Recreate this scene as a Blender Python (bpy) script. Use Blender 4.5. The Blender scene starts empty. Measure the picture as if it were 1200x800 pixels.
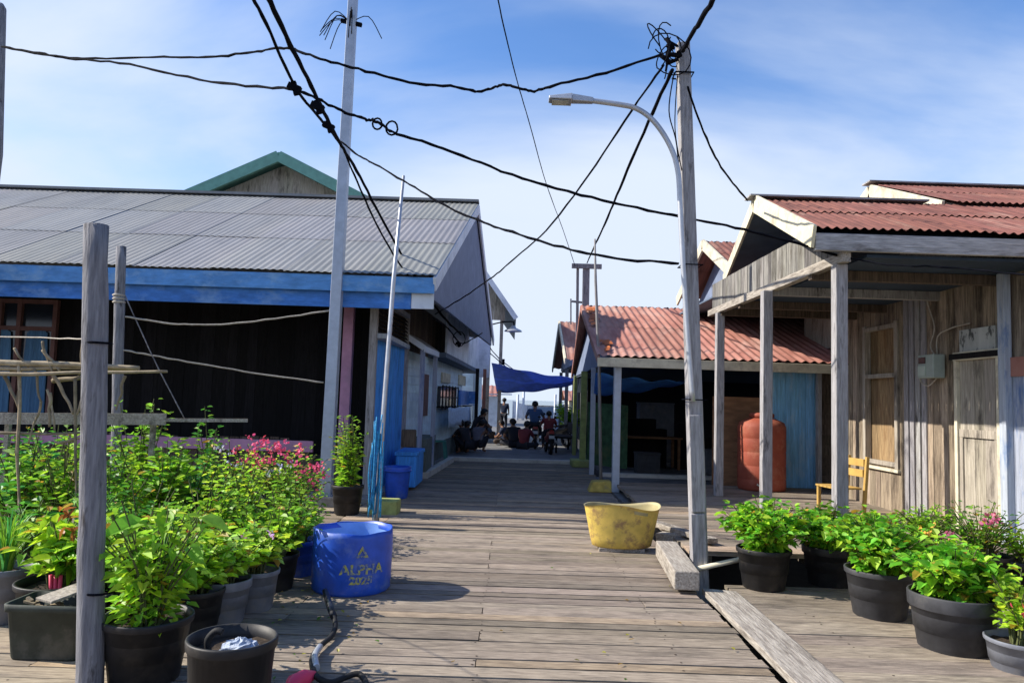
import bpy, math, random
from mathutils import Vector, Matrix
random.seed(11)
S = bpy.context.scene
COL = S.collection
V = Vector
# ------------------------------------------------------------------ camera model (26 mm phone lens, eye 1.5 m above the boards)
F, PITCH, ROLL, EYE = 870.0, math.radians(4.47), math.radians(1.8), V((0, 0, 1.5))
_f = V((0, math.cos(PITCH), math.sin(PITCH)))
_r0, _u0 = V((1, 0, 0)), V((0, -math.sin(PITCH), math.cos(PITCH)))
_r = _r0 * math.cos(ROLL) + _u0 * math.sin(ROLL)
_u = _u0 * math.cos(ROLL) - _r0 * math.sin(ROLL)
def ray(px, py): return _f * F + _r * (px - 600) + _u * (400 - py)
def P(px, py, y):                      # survey: sight line through the photo at distance y
    d = ray(px, py); return EYE + d * (y / d.y)
def G(px, py, h=0.0):                  # survey: sight line meets level h
    d = ray(px, py); return EYE + d * ((h - EYE.z) / d.z)
cam = bpy.data.cameras.new('camera'); co = bpy.data.objects.new('camera', cam); COL.objects.link(co)
cam.sensor_fit = 'HORIZONTAL'; cam.sensor_width = 36; cam.lens = F / 1200 * 36; cam.clip_end = 9000; cam.clip_start = 0.05
m = Matrix((( _r.x, _u.x, -_f.x, 0), (_r.y, _u.y, -_f.y, 0), (_r.z, _u.z, -_f.z, 0), (0, 0, 0, 1)))
m.translation = EYE; co.matrix_world = m
S.camera = co
# ------------------------------------------------------------------ materials
def mat(name, col, rough=.8, var=.3, ns=6.0, st=(1, 1, 1), bump=.15, col2=None, lo=.35, hi=.68, metal=0, transl=0, spec=.3, stain=None, stain_s=1.2, st_lo=.52, st_hi=.68, detail=6, fine=.0):
    mt = bpy.data.materials.new(name); mt.use_nodes = True
    nt = mt.node_tree; N = nt.nodes; L = nt.links; N.clear()
    out = N.new('ShaderNodeOutputMaterial'); b = N.new('ShaderNodeBsdfPrincipled')
    tc = N.new('ShaderNodeTexCoord'); mp = N.new('ShaderNodeMapping'); mp.inputs['Scale'].default_value = st
    L.new(tc.outputs['Object'], mp.inputs['Vector'])
    nz = N.new('ShaderNodeTexNoise'); nz.inputs['Scale'].default_value = ns; nz.inputs['Detail'].default_value = detail; nz.inputs['Roughness'].default_value = .62
    L.new(mp.outputs[0], nz.inputs['Vector'])
    rp = N.new('ShaderNodeValToRGB'); rp.color_ramp.elements[0].position = lo; rp.color_ramp.elements[1].position = hi
    c2 = col2 if col2 else [min(1, c * (1 + var)) for c in col]
    c1 = col if col2 else [c * (1 - var) for c in col]
    rp.color_ramp.elements[0].color = (*c1, 1); rp.color_ramp.elements[1].color = (*c2, 1)
    L.new(nz.outputs['Fac'], rp.inputs['Fac'])
    last = rp.outputs['Color']
    if stain:
        n2 = N.new('ShaderNodeTexNoise'); n2.inputs['Scale'].default_value = stain_s; n2.inputs['Detail'].default_value = 5; n2.inputs['Roughness'].default_value = .7
        mp2 = N.new('ShaderNodeMapping'); mp2.inputs['Scale'].default_value = [1 + (s - 1) * .35 for s in st]
        L.new(tc.outputs['Object'], mp2.inputs['Vector']); L.new(mp2.outputs[0], n2.inputs['Vector'])
        r2 = N.new('ShaderNodeValToRGB'); r2.color_ramp.elements[0].position = st_lo; r2.color_ramp.elements[1].position = st_hi
        L.new(n2.outputs['Fac'], r2.inputs['Fac'])
        mx = N.new('ShaderNodeMixRGB'); L.new(r2.outputs['Color'], mx.inputs['Fac']); L.new(last, mx.inputs['Color1']); mx.inputs['Color2'].default_value = (*stain, 1)
        last = mx.outputs['Color']
    at = N.new('ShaderNodeAttribute'); at.attribute_name = 'tint'
    mu = N.new('ShaderNodeMixRGB'); mu.blend_type = 'MULTIPLY'; mu.inputs['Fac'].default_value = 1
    L.new(last, mu.inputs['Color1']); L.new(at.outputs['Color'], mu.inputs['Color2']); last = mu.outputs['Color']
    L.new(last, b.inputs['Base Color'])
    b.inputs['Roughness'].default_value = rough; b.inputs['Metallic'].default_value = metal; b.inputs['Specular IOR Level'].default_value = spec
    if bump:
        bp = N.new('ShaderNodeBump'); bp.inputs['Strength'].default_value = bump; bp.inputs['Distance'].default_value = .02
        L.new(nz.outputs['Fac'], bp.inputs['Height']); L.new(bp.outputs[0], b.inputs['Normal'])
    if transl:
        t = N.new('ShaderNodeBsdfTranslucent'); L.new(last, t.inputs['Color']); ms = N.new('ShaderNodeMixShader'); ms.inputs[0].default_value = transl
        L.new(b.outputs[0], ms.inputs[1]); L.new(t.outputs[0], ms.inputs[2]); L.new(ms.outputs[0], out.inputs[0])
    else: L.new(b.outputs[0], out.inputs[0])
    return mt
M = {}
M['deck'] = mat('weathered_deck_wood', (.135, .108, .084), .85, ns=7, st=(1, 9, 9), bump=.6, col2=(.375, .31, .24), lo=.3, hi=.72, stain=(.085, .07, .058), stain_s=1.6, st_lo=.50, st_hi=.75, detail=9)
M['deck_side'] = mat('tan_deck_wood', (.16, .125, .09), .85, ns=7, st=(1, 9, 9), bump=.5, col2=(.40, .33, .24), lo=.3, hi=.72, stain=(.12, .1, .08), stain_s=1.6, detail=9)
M['deck_far'] = mat('grey_concrete_deck', (.17, .17, .17), .75, .25, ns=3, bump=.1, stain=(.1, .1, .1))
M['beam'] = mat('old_beam_wood', (.22, .19, .16), .85, ns=6, st=(10, 1, 10), bump=.5, col2=(.46, .42, .36), stain=(.1, .085, .07))
M['beamx'] = mat('grey_lintel_wood', (.26, .26, .26), .85, ns=6, st=(1, 10, 10), bump=.4, col2=(.52, .51, .51), stain=(.12, .11, .1))
M['post'] = mat('grey_post_wood', (.20, .19, .19), .85, ns=6, st=(9, 9, .8), bump=.6, col2=(.42, .41, .42), lo=.3, hi=.7, stain=(.09, .085, .085), stain_s=2.2, st_lo=.58, st_hi=.7)
M['darkpost'] = mat('weathered_round_post', (.12, .12, .135), .9, ns=6, st=(9, 9, .7), bump=.8, col2=(.30, .30, .32), lo=.3, hi=.72, stain=(.06, .055, .055), stain_s=2.6, st_lo=.58, st_hi=.68)
M['plank'] = mat('weathered_wall_plank', (.105, .078, .056), .85, ns=5, st=(9, 9, .6), bump=.5, col2=(.46, .37, .27), lo=.3, hi=.72, stain=(.07, .052, .04), stain_s=1.7, st_lo=.5, st_hi=.7, detail=9)
M['plank_grey'] = mat('grey_wall_plank', (.24, .21, .17), .85, ns=5, st=(9, 9, .6), bump=.5, col2=(.47, .42, .35), stain=(.11, .095, .08), stain_s=1.7, detail=9)
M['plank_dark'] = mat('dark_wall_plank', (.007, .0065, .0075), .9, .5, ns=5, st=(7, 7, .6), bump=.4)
M['plank_mid'] = mat('brown_wall_plank', (.10, .075, .055), .88, .5, ns=5, st=(8, 8, .6), bump=.4)
M['plank_shaded'] = mat('shaded_gable_plank', (.10, .095, .088), .9, ns=5, st=(9, 9, .6), bump=.5, col2=(.29, .275, .25), stain=(.07, .06, .05), stain_s=1.7)  # shade of the roof overhang put into darker plank tones
M['ochre'] = mat('ochre_shutter_board', (.17, .11, .055), .8, ns=5, st=(9, 9, .7), bump=.4, col2=(.44, .31, .16), stain=(.2, .11, .05))
M['cream'] = mat('worn_cream_paint', (.62, .57, .43), .75, .15, ns=5, bump=.2, stain=(.36, .31, .24), stain_s=3)
M['bluepaint'] = mat('blue_paint', (.10, .29, .62), .55, .2, ns=4, st=(1, 3, 3), bump=.1, stain=(.22, .40, .64), stain_s=2)
M['bluepaint2'] = mat('deep_blue_paint', (.05, .19, .55), .55, .25, ns=4, st=(1, 3, 3), bump=.1, stain=(.16, .31, .58), stain_s=2)
M['bluewall'] = mat('bright_blue_wall', (.06, .31, .80), .65, .2, ns=5, st=(7, 7, .6), bump=.2, stain=(.02, .13, .42), stain_s=2)
M['bluewash'] = mat('faded_blue_planks', (.22, .50, .76), .7, .25, ns=5, st=(7, 7, .5), bump=.3, stain=(.36, .56, .72), stain_s=2)
M['palewash'] = mat('pale_blue_whitewash', (.38, .42, .48), .8, .2, ns=5, st=(8, 8, .5), bump=.3, stain=(.12, .2, .38), stain_s=2)
M['lightblue'] = mat('light_blue_clapboard', (.62, .76, .83), .7, .12, ns=4, bump=.1, stain=(.42, .56, .64))
M['paleblue'] = mat('pale_blue_white_board', (.66, .72, .80), .7, .1, ns=3, bump=.1, stain=(.42, .48, .56))
M['pink'] = mat('mauve_pink_paint', (.46, .24, .36), .65, .15, ns=5, bump=.1, stain=(.34, .2, .29))
M['green'] = mat('pale_green_trim', (.17, .36, .29), .7, .12, ns=4, bump=.1)
M['teal'] = mat('teal_paint', (.06, .22, .19), .7, .2, ns=4, bump=.1)
M['gable_grey'] = mat('slate_grey_cladding', (.17, .21, .31), .75, .15, ns=4, bump=.1)
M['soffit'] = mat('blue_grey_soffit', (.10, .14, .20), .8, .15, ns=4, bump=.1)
M['roof_grey'] = mat('grey_zinc_roof', (.215, .22, .225), .62, .14, ns=1.6, st=(4, .5, .5), bump=.05, metal=.15, spec=.4, stain=(.265, .26, .25), stain_s=.5, st_lo=.4, st_hi=.7)
M['roof_rust'] = mat('rusted_red_roof', (.125, .054, .042), .8, ns=2.2, st=(5, .6, .6), bump=.1, col2=(.26, .105, .078), stain=(.30, .20, .15), stain_s=.9, st_lo=.56, st_hi=.8, detail=8)
M['roof_red'] = mat('red_tin_roof', (.25, .10, .075), .75, ns=1.8, st=(5, .6, .6), bump=.08, col2=(.40, .19, .145), stain=(.44, .30, .25), stain_s=.8, st_lo=.5, st_hi=.8)
M['rust'] = mat('orange_rust_patch', (.45, .13, .04), .85, .35, ns=9, bump=.3)
M['galv'] = mat('galvanised_steel', (.48, .50, .54), .42, .12, ns=8, bump=.03, metal=.55, spec=.5)
M['whitepole'] = mat('pale_steel_pole', (.42, .47, .55), .5, .1, ns=8, bump=.03, metal=.3)
M['concrete'] = mat('grey_concrete', (.30, .29, .28), .9, .25, ns=9, bump=.4, stain=(.2, .19, .18), stain_s=3)
M['step_conc'] = mat('damp_concrete', (.13, .15, .14), .9, .25, ns=6, bump=.3, stain=(.08, .12, .09), stain_s=2)
M['kerbwhite'] = mat('whitewashed_kerb', (.60, .57, .50), .85, .15, ns=6, bump=.2, stain=(.38, .36, .32), stain_s=3)
M['drum'] = mat('blue_drum_plastic', (.018, .085, .50), .42, .2, ns=7, bump=.05, spec=.5, stain=(.13, .20, .46), stain_s=4.2, st_lo=.54, st_hi=.74)
M['drum_in_lit'] = mat('lit_blue_plastic_inside', (.22, .38, .72), .5, .15, ns=6, bump=.05)  # light falling inside the cut drum put into a paler blue
M['stencil'] = mat('yellow_stencil_paint', (.46, .43, .10), .8, .3, ns=30, bump=.1, stain=(.05, .12, .42), stain_s=22, st_lo=.46, st_hi=.60)
M['yellow'] = mat('yellow_plastic', (.72, .52, .12), .6, .15, ns=6, bump=.06, stain=(.36, .22, .10), stain_s=7, st_lo=.5, st_hi=.66, transl=.12)
M['yellow_in'] = mat('pale_tub_inside', (.44, .38, .20), .6, .2, ns=5, bump=.05, stain=(.30, .29, .24), stain_s=4)
M['yellow_block'] = mat('yellow_painted_block', (.50, .36, .08), .8, .25, ns=9, bump=.3, stain=(.3, .24, .12), stain_s=5)
M['chair'] = mat('yellow_chair_wood', (.46, .29, .08), .7, .15, ns=6, bump=.1)
M['pot_black'] = mat('black_plastic_pot', (.013, .013, .015), .55, .3, ns=9, bump=.05, spec=.4, stain=(.06, .052, .044), stain_s=5, st_lo=.5, st_hi=.8)
M['pot_grey'] = mat('charcoal_plastic_pot', (.045, .046, .052), .62, .25, ns=9, bump=.06, spec=.35, stain=(.09, .085, .08), stain_s=3.5, st_lo=.55, st_hi=.8)
M['pot_pale'] = mat('grey_plastic_pot', (.17, .18, .21), .6, .2, ns=9, bump=.05, stain=(.24, .23, .22), stain_s=4)
M['deck_shade'] = mat('under_deck_shade', (.03, .027, .022), .8, .4, ns=2, bump=.5)  # near-black colour standing for the shade below the decks
M['pot_olive'] = mat('dark_olive_trough', (.04, .048, .04), .65, .25, ns=7, bump=.1, stain=(.1, .1, .09), stain_s=3)
M['pot_white'] = mat('white_plastic_pot', (.6, .6, .58), .6, .1, ns=7, bump=.05)
M['soil'] = mat('dark_soil', (.045, .032, .022), .95, .5, ns=30, bump=.8)
M['leaf'] = mat('green_leaf', (.14, .40, .035), .45, .22, ns=14, bump=.05, transl=.48, spec=.35)
M['stem'] = mat('green_brown_stem', (.12, .12, .05), .8, .3, ns=20, bump=.1)
M['petal'] = mat('flower_petal', (.72, .11, .20), .6, .15, ns=12, bump=0, transl=.3)
M['wire'] = mat('black_cable_sheath', (.006, .0065, .010), .9, .2, ns=10, bump=0, spec=.04)
M['rope'] = mat('pale_rope', (.42, .38, .32), .9, .2, ns=40, bump=.2)
M['bluerope'] = mat('turquoise_rope', (.05, .32, .58), .7, .35, ns=30, bump=.1)
M['stick'] = mat('dry_stick', (.25, .20, .13), .9, .3, ns=9, st=(1, 1, 1), bump=.4, stain=(.4, .34, .24), stain_s=4)
M['bamboo'] = mat('grey_bamboo', (.26, .25, .25), .7, .2, ns=6, st=(6, 6, 1), bump=.2)
M['glass'] = mat('dark_window_glass', (.02, .025, .035), .12, .2, ns=2, bump=0, spec=.6)
M['curtain'] = mat('blue_curtain', (.10, .22, .38), .9, .2, ns=3, st=(6, 6, .5), bump=.3)
M['frame_brown'] = mat('brown_window_frame', (.16, .08, .07), .7, .2, ns=6, bump=.2)
M['frost'] = mat('frosted_dirty_pane', (.36, .38, .37), .7, ns=3, st=(3, 3, 1), bump=.1, col2=(.5, .52, .5), stain=(.08, .09, .09), stain_s=5, st_lo=.52, st_hi=.6)
M['meter'] = mat('grey_green_meter_box', (.36, .42, .38), .5, .08, ns=6, bump=.03)
M['tank'] = mat('orange_tank_plastic', (.29, .065, .036), .65, .15, ns=4, bump=.03, spec=.3, stain=(.36, .12, .07), stain_s=3)
M['ply'] = mat('brown_plywood', (.26, .13, .065), .8, .25, ns=4, st=(1, 1, 4), bump=.15)
M['tarp'] = mat('blue_tarpaulin', (.17, .32, .88), .5, .15, ns=5, bump=.15, transl=.3)
M['tarp_lit'] = mat('sunlit_blue_tarpaulin', (.12, .40, .95), .5, .15, ns=5, bump=.15, transl=.3)  # sun glow through the cloth put into a brighter blue
M['net'] = mat('green_mesh_cloth', (.06, .13, .06), .9, .3, ns=8, bump=.3, stain=(.15, .17, .07))
M['moss'] = mat('mossy_post_paint', (.34, .38, .13), .85, .25, ns=7, bump=.3, stain=(.2, .2, .12))
M['skin'] = mat('brown_skin', (.22, .11, .065), .55, .08, ns=9, bump=0)
M['hair'] = mat('black_hair', (.008, .007, .007), .55, .3, ns=30, bump=.2)
M['black'] = mat('black_rubber', (.012, .012, .013), .7, .2, ns=9, bump=.05)
M['red'] = mat('red_bodywork', (.36, .03, .03), .35, .1, ns=4, bump=0, spec=.5)
M['blackplastic'] = mat('dark_bodywork', (.02, .02, .024), .35, .1, ns=4, bump=0, spec=.5)
M['chrome'] = mat('bare_metal', (.5, .5, .5), .3, .1, ns=4, bump=0, metal=.9)
M['pinkred'] = mat('pink_red_plastic', (.66, .05, .12), .45, .12, ns=6, bump=0)
M['bag'] = mat('crumpled_silver_bag', (.36, .42, .52), .5, .25, ns=14, bump=1.0, spec=.5)
def cloth(name, c): 
    M[name] = mat(name, c, .9, .15, ns=14, bump=.15)
cloth('shirt_blue', (.05, .09, .17)); cloth('shirt_grey', (.15, .14, .17)); cloth('shirt_dark', (.02, .02, .025)); cloth('shirt_red', (.16, .03, .035)); cloth('trousers_dark', (.02, .022, .03)); cloth('trousers_brown', (.07, .05, .04)); cloth('cloth_pale', (.52, .62, .75)); cloth('shirt_navy', (.02, .03, .06))
# water
wm = bpy.data.materials.new('sea_water'); wm.use_nodes = True
wn = wm.node_tree.nodes; wb = wn['Principled BSDF']; wb.inputs['Base Color'].default_value = (.05, .11, .14, 1); wb.inputs['Roughness'].default_value = .18
wz = wn.new('ShaderNodeTexNoise'); wz.inputs['Scale'].default_value = 1.2; wz.inputs['Detail'].default_value = 5
wc = wn.new('ShaderNodeTexCoord'); wbm = wn.new('ShaderNodeBump'); wbm.inputs['Strength'].default_value = .5; wbm.inputs['Distance'].default_value = .15
wm.node_tree.links.new(wc.outputs['Object'], wz.inputs['Vector']); wm.node_tree.links.new(wz.outputs['Fac'], wbm.inputs['Height']); wm.node_tree.links.new(wbm.outputs[0], wb.inputs['Normal'])
M['water'] = wm
# ------------------------------------------------------------------ mesh builder
def origin(o):
    p = V((0, 0, 0))
    while o is not None: p += o.location; o = o.parent
    return p
def jit(a=.12): 
    k = random.uniform(1 - a, 1 + a); return (k, k * random.uniform(.98, 1.02), k * random.uniform(.96, 1.04))
class MB:
    def __init__(s): s.v = []; s.f = []; s.t = []; s.sm = []
    def add(s, vs, fs, tint=(1, 1, 1), smooth=False):
        n = len(s.v); s.v += [V(a) for a in vs]; s.t += [tint] * len(vs); s.f += [[n + i for i in q] for q in fs]; s.sm += [smooth] * len(fs); return s
    def hexa(s, c, tint=(1, 1, 1)):      # 8 corners: bottom 4 then top 4 (same winding)
        return s.add(c, [(0, 3, 2, 1), (4, 5, 6, 7), (0, 1, 5, 4), (1, 2, 6, 5), (2, 3, 7, 6), (3, 0, 4, 7)], tint)
    def box(s, a, b, tint=(1, 1, 1)):    # axis-aligned between two corners
        x0, x1 = sorted((a[0], b[0])); y0, y1 = sorted((a[1], b[1])); z0, z1 = sorted((a[2], b[2]))
        return s.hexa([(x0, y0, z0), (x1, y0, z0), (x1, y1, z0), (x0, y1, z0), (x0, y0, z1), (x1, y0, z1), (x1, y1, z1), (x0, y1, z1)], tint)
    def bar(s, p, q, w, h=None, up=(0, 0, 1), tint=(1, 1, 1), w2=None):   # square bar p -> q; w across, h along 'up'
        p, q = V(p), V(q); h = h or w; d = (q - p).normalized(); u = V(up)
        if abs(d.dot(u)) > .97: u = V((0, 1, 0))
        r = d.cross(u).normalized(); u = r.cross(d)
        k = (w2 or w) / w
        c = []
        for e, f in ((p, 1), (q, k)):
            c += [e - r * w / 2 * f - u * h / 2 * f, e + r * w / 2 * f - u * h / 2 * f, e + r * w / 2 * f + u * h / 2 * f, e - r * w / 2 * f + u * h / 2 * f]
        return s.add(c, [(0, 1, 2, 3), (7, 6, 5, 4), (0, 4, 5, 1), (1, 5, 6, 2), (2, 6, 7, 3), (3, 7, 4, 0)], tint)
    def tube(s, pts, r, n=8, tint=(1, 1, 1), smooth=True, caps=True):
        pts = [V(p) for p in pts]; rs = r if isinstance(r, (list, tuple)) else [r] * len(pts)
        u = None; vs = []
        for i, p in enumerate(pts):
            d = (pts[min(i + 1, len(pts) - 1)] - pts[max(i - 1, 0)]).normalized()
            if u is None: u = d.orthogonal().normalized()
            u = (u - d * u.dot(d)); u = u.normalized() if u.length > 1e-6 else d.orthogonal().normalized()
            w = d.cross(u)
            for k in range(n):
                a = 2 * math.pi * k / n; vs.append(p + (u * math.cos(a) + w * math.sin(a)) * rs[i])
        fs = [(i * n + k, i * n + (k + 1) % n, (i + 1) * n + (k + 1) % n, (i + 1) * n + k) for i in range(len(pts) - 1) for k in range(n)]
        s.add(vs, fs, tint, smooth)
        if caps:
            b = len(s.v) - len(vs); s.f += [[b + k for k in range(n)][::-1], [b + (len(pts) - 1) * n + k for k in range(n)]]; s.sm += [False, False]
        return s
    def lathe(s, c, prof, n=32, tint=(1, 1, 1), smooth=True, skip=None, warp=None, sx=1, sy=1):
        c = V(c); vs = []
        for i, (r, z) in enumerate(prof):
            for k in range(n):
                a = 2 * math.pi * k / n; rr, zz = (r, z) if not warp else warp(i, a, r, z)
                vs.append(c + V((rr * math.cos(a) * sx, rr * math.sin(a) * sy, zz)))
        fs = [(i * n + k, i * n + (k + 1) % n, (i + 1) * n + (k + 1) % n, (i + 1) * n + k) for i in range(len(prof) - 1) for k in range(n) if not (skip and skip(i, k))]
        return s.add(vs, fs, tint, smooth)
    def disc(s, c, r, n=24, tint=(1, 1, 1), sx=1, sy=1, rough=0):
        c = V(c); vs = [c] + [c + V((r * math.cos(2 * math.pi * k / n) * sx, r * math.sin(2 * math.pi * k / n) * sy, random.uniform(-rough, rough))) for k in range(n)]
        return s.add(vs, [(0, k + 1, (k + 1) % n + 1) for k in range(n)], tint, True)
    def prism(s, poly, off, tint=(1, 1, 1)):   # closed polygon extruded by vector
        a = [V(p) for p in poly]; b = [p + V(off) for p in a]; n = len(a)
        return s.add(a + b, [list(range(n))[::-1], list(range(n, 2 * n))] + [(i, (i + 1) % n, n + (i + 1) % n, n + i) for i in range(n)], tint)
    def build(s, name, m, parent=None, bevel=0):
        me = bpy.data.meshes.new(name); o = bpy.data.objects.new(name, me); COL.objects.link(o)
        off = V((0, 0, 0))
        if parent is not None: o.parent = parent; off = origin(parent)
        me.from_pydata([v - off for v in s.v], [], s.f); me.materials.append(M[m])
        at = me.attributes.new('tint', 'FLOAT_COLOR', 'POINT')
        at.data.foreach_set('color', [c for t in s.t for c in (t[0], t[1], t[2], 1.0)])
        me.polygons.foreach_set('use_smooth', s.sm); me.update()
        if bevel:
            bv = o.modifiers.new('bevel', 'BEVEL'); bv.width = bevel; bv.segments = 2; bv.limit_method = 'ANGLE'
        return o
def tag(o, label=None, cat=None, group=None, kind=None):
    if label: o['label'] = label
    if cat: o['category'] = cat
    if group: o['group'] = group
    if kind: o['kind'] = kind
    return o
def thing(name, label, cat, loc, group=None):
    o = bpy.data.objects.new(name, None); COL.objects.link(o); o.location = V(loc); o.empty_display_size = .2
    return tag(o, label, cat, group)
def smooth_path(pts, k=6):
    pts = [V(p) for p in pts]; out = []
    for i in range(len(pts) - 1):
        p0, p1, p2, p3 = pts[max(i - 1, 0)], pts[i], pts[i + 1], pts[min(i + 2, len(pts) - 1)]
        for j in range(k):
            t = j / k
            out.append(.5 * ((2 * p1) + (p2 - p0) * t + (2 * p0 - 5 * p1 + 4 * p2 - p3) * t * t + (3 * p1 - p0 - 3 * p2 + p3) * t ** 3))
    return out + [pts[-1]]
def corrug(mb, e0, e1, r0, r1, pitch=.15, amp=.018, rows=3, tintj=.08, sheet=.9, lap=.006, seg=4):
    """corrugated sheets between eave e0-e1 and ridge r0-r1"""
    e0, e1, r0, r1 = map(V, (e0, e1, r0, r1)); nrm = (e1 - e0).cross(r0 - e0).normalized()
    if nrm.z < 0: nrm = -nrm
    wid = (e1 - e0).length; nsh = max(1, int(round(wid / sheet)))
    for j in range(rows):
        b0, b1 = j / rows, (j + 1) / rows + (.02 if j < rows - 1 else 0)
        for k in range(nsh):
            u0, u1 = k / nsh, (k + 1) / nsh + .002
            nn = max(2, int(round(wid * (u1 - u0) / pitch * seg))); vs = []; ph = random.uniform(0, 1); sag = random.uniform(0, .006); edge = random.uniform(-.025, .025) if j == 0 else random.uniform(-.01, .01)
            for bi, b in enumerate((b0, (b0 + b1) / 2, b1)):
                for i in range(nn + 1):
                    u = min(1, u0 + (u1 - u0) * i / nn)
                    bb = b + (edge / (r0 - e0).length if bi == 0 else 0)
                    p = (e0.lerp(e1, u)).lerp(r0.lerp(r1, u), bb)
                    w = amp * math.sin(2 * math.pi * (u * wid / pitch))
                    vs.append(p + nrm * (w + lap * (2 - bi) / 2 + (k % 2) * .004 + sag))
            fs = [(a * (nn + 1) + i, a * (nn + 1) + i + 1, (a + 1) * (nn + 1) + i + 1, (a + 1) * (nn + 1) + i) for a in range(2) for i in range(nn)]
            t = random.uniform(1 - tintj, 1 + tintj)
            mb.add(vs, fs, (t, t * random.uniform(.97, 1.03), t * random.uniform(.96, 1.04)), True)
    return mb
def plank_wall(mb, a, b, h0, top, w=.16, th=.02, out=(0, 0, 0), tj=.25, gap=.004, hj=0):
    """vertical boards from a to b (x,y) with base h0; top is a height or function of 0..1"""
    a, b = V((a[0], a[1], 0)), V((b[0], b[1], 0)); L = (b - a).length; d = (b - a) / L; n = V((d.y, -d.x, 0)); s = 0
    while s < L - .01:
        ww = min(w * random.uniform(.75, 1.25), L - s); s1 = s + ww - gap
        def tp(q): return top(q / L) if callable(top) else top
        o = n * random.uniform(0, .008); z0 = h0 + random.uniform(-hj, hj)
        p, q = a + d * s + o, a + d * s1 + o
        c = [p + n * th, q + n * th, q, p]
        mb.hexa([x + V((0, 0, z0)) for x in c] + [c[0] + V((0, 0, tp(s))), c[1] + V((0, 0, tp(s1))), c[2] + V((0, 0, tp(s1))), c[3] + V((0, 0, tp(s)))], jit(tj))
        s += ww
    return mb
def clap_wall(mb, a, b, h0, h1, w=.17, th=.02, tj=.08):
    a, b = V((a[0], a[1], 0)), V((b[0], b[1], 0)); d = (b - a).normalized(); n = V((d.y, -d.x, 0)); z = h0
    while z < h1 - .01:
        z1 = min(z + w, h1)
        mb.hexa([a + n * th + V((0, 0, z)), b + n * th + V((0, 0, z)), b + V((0, 0, z)), a + V((0, 0, z)), a + n * th * .35 + V((0, 0, z1)), b + n * th * .35 + V((0, 0, z1)), b + V((0, 0, z1)), a + V((0, 0, z1))], jit(tj))
        z = z1
    return mb
# ------------------------------------------------------------------ light, sky
SUN_EL, SUN_AZ = 37.0, 2.5             # sun to the left, a little towards the camera side
sd = V((-math.cos(math.radians(SUN_EL)) * math.cos(math.radians(SUN_AZ)), math.cos(math.radians(SUN_EL)) * math.sin(math.radians(SUN_AZ)), math.sin(math.radians(SUN_EL))))
sl = bpy.data.lights.new('sun', 'SUN'); sl.energy = 4.5; sl.angle = math.radians(.5); sl.color = (1, .93, .82)
so = bpy.data.objects.new('sun', sl); COL.objects.link(so); so.rotation_euler = (-sd).to_track_quat('-Z', 'Y').to_euler(); so.location = (0, 0, 30)
w = bpy.data.worlds.new('World'); S.world = w; w.use_nodes = True
N = w.node_tree.nodes; L = w.node_tree.links; bg = N['Background']
sky = N.new('ShaderNodeTexSky'); sky.sky_type = 'NISHITA'; sky.sun_disc = False; sky.sun_elevation = math.radians(SUN_EL); sky.sun_rotation = math.atan2(sd.x, sd.y); sky.air_density = 1.0; sky.dust_density = .6; sky.ozone_density = 2.5
hs = N.new('ShaderNodeHueSaturation'); hs.inputs['Saturation'].default_value = 1.22; hs.inputs['Hue'].default_value = .508; hs.inputs['Value'].default_value = 1.45
L.new(sky.outputs[0], hs.inputs['Color'])
tc = N.new('ShaderNodeTexCoord'); sp = N.new('ShaderNodeSeparateXYZ'); L.new(tc.outputs['Generated'], sp.inputs[0])
def math_n(op, a, b=None, cl=False):
    n = N.new('ShaderNodeMath'); n.operation = op; n.use_clamp = cl
    for i, x in enumerate((a, b)):
        if x is None: continue
        if isinstance(x, (int, float)): n.inputs[i].default_value = x
        else: L.new(x, n.inputs[i])
    return n.outputs[0]
zz = math_n('ADD', math_n('MAXIMUM', sp.outputs['Z'], 0.0), .22)
cx = math_n('DIVIDE', sp.outputs['X'], zz); cy = math_n('DIVIDE', sp.outputs['Y'], zz)
cb = N.new('ShaderNodeCombineXYZ'); L.new(cx, cb.inputs[0]); L.new(cy, cb.inputs[1])
mp = N.new('ShaderNodeMapping'); mp.inputs['Scale'].default_value = (.55, .95, 1); mp.inputs['Rotation'].default_value = (0, 0, math.radians(14)); mp.inputs['Location'].default_value = (12.1, 3.3, 0); L.new(cb.outputs[0], mp.inputs['Vector'])
n1 = N.new('ShaderNodeTexNoise'); n1.inputs['Scale'].default_value = 1.5; n1.inputs['Detail'].default_value = 7; n1.inputs['Roughness'].default_value = .52; n1.inputs['Distortion'].default_value = .35; L.new(mp.outputs[0], n1.inputs['Vector'])
low = N.new('ShaderNodeMapRange'); low.inputs['From Min'].default_value = .10; low.inputs['From Max'].default_value = .49; low.inputs['To Min'].default_value = .49; low.inputs['To Max'].default_value = -.04; L.new(sp.outputs['Z'], low.inputs['Value'])
cf = math_n('ADD', n1.outputs['Fac'], low.outputs[0])
rp = N.new('ShaderNodeValToRGB'); rp.color_ramp.elements[0].position = .42; rp.color_ramp.elements[1].position = .90; rp.color_ramp.interpolation = 'EASE'; L.new(cf, rp.inputs['Fac'])
mx = N.new('ShaderNodeMixRGB'); L.new(rp.outputs['Color'], mx.inputs['Fac']); L.new(hs.outputs[0], mx.inputs['Color1']); mx.inputs['Color2'].default_value = (5.0, 5.65, 6.8, 1)
L.new(mx.outputs[0], bg.inputs['Color']); bg.inputs['Strength'].default_value = .092
S.view_settings.view_transform = 'Standard'; S.view_settings.look = 'None'; S.view_settings.exposure = 0.76; S.view_settings.gamma = 1
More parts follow.
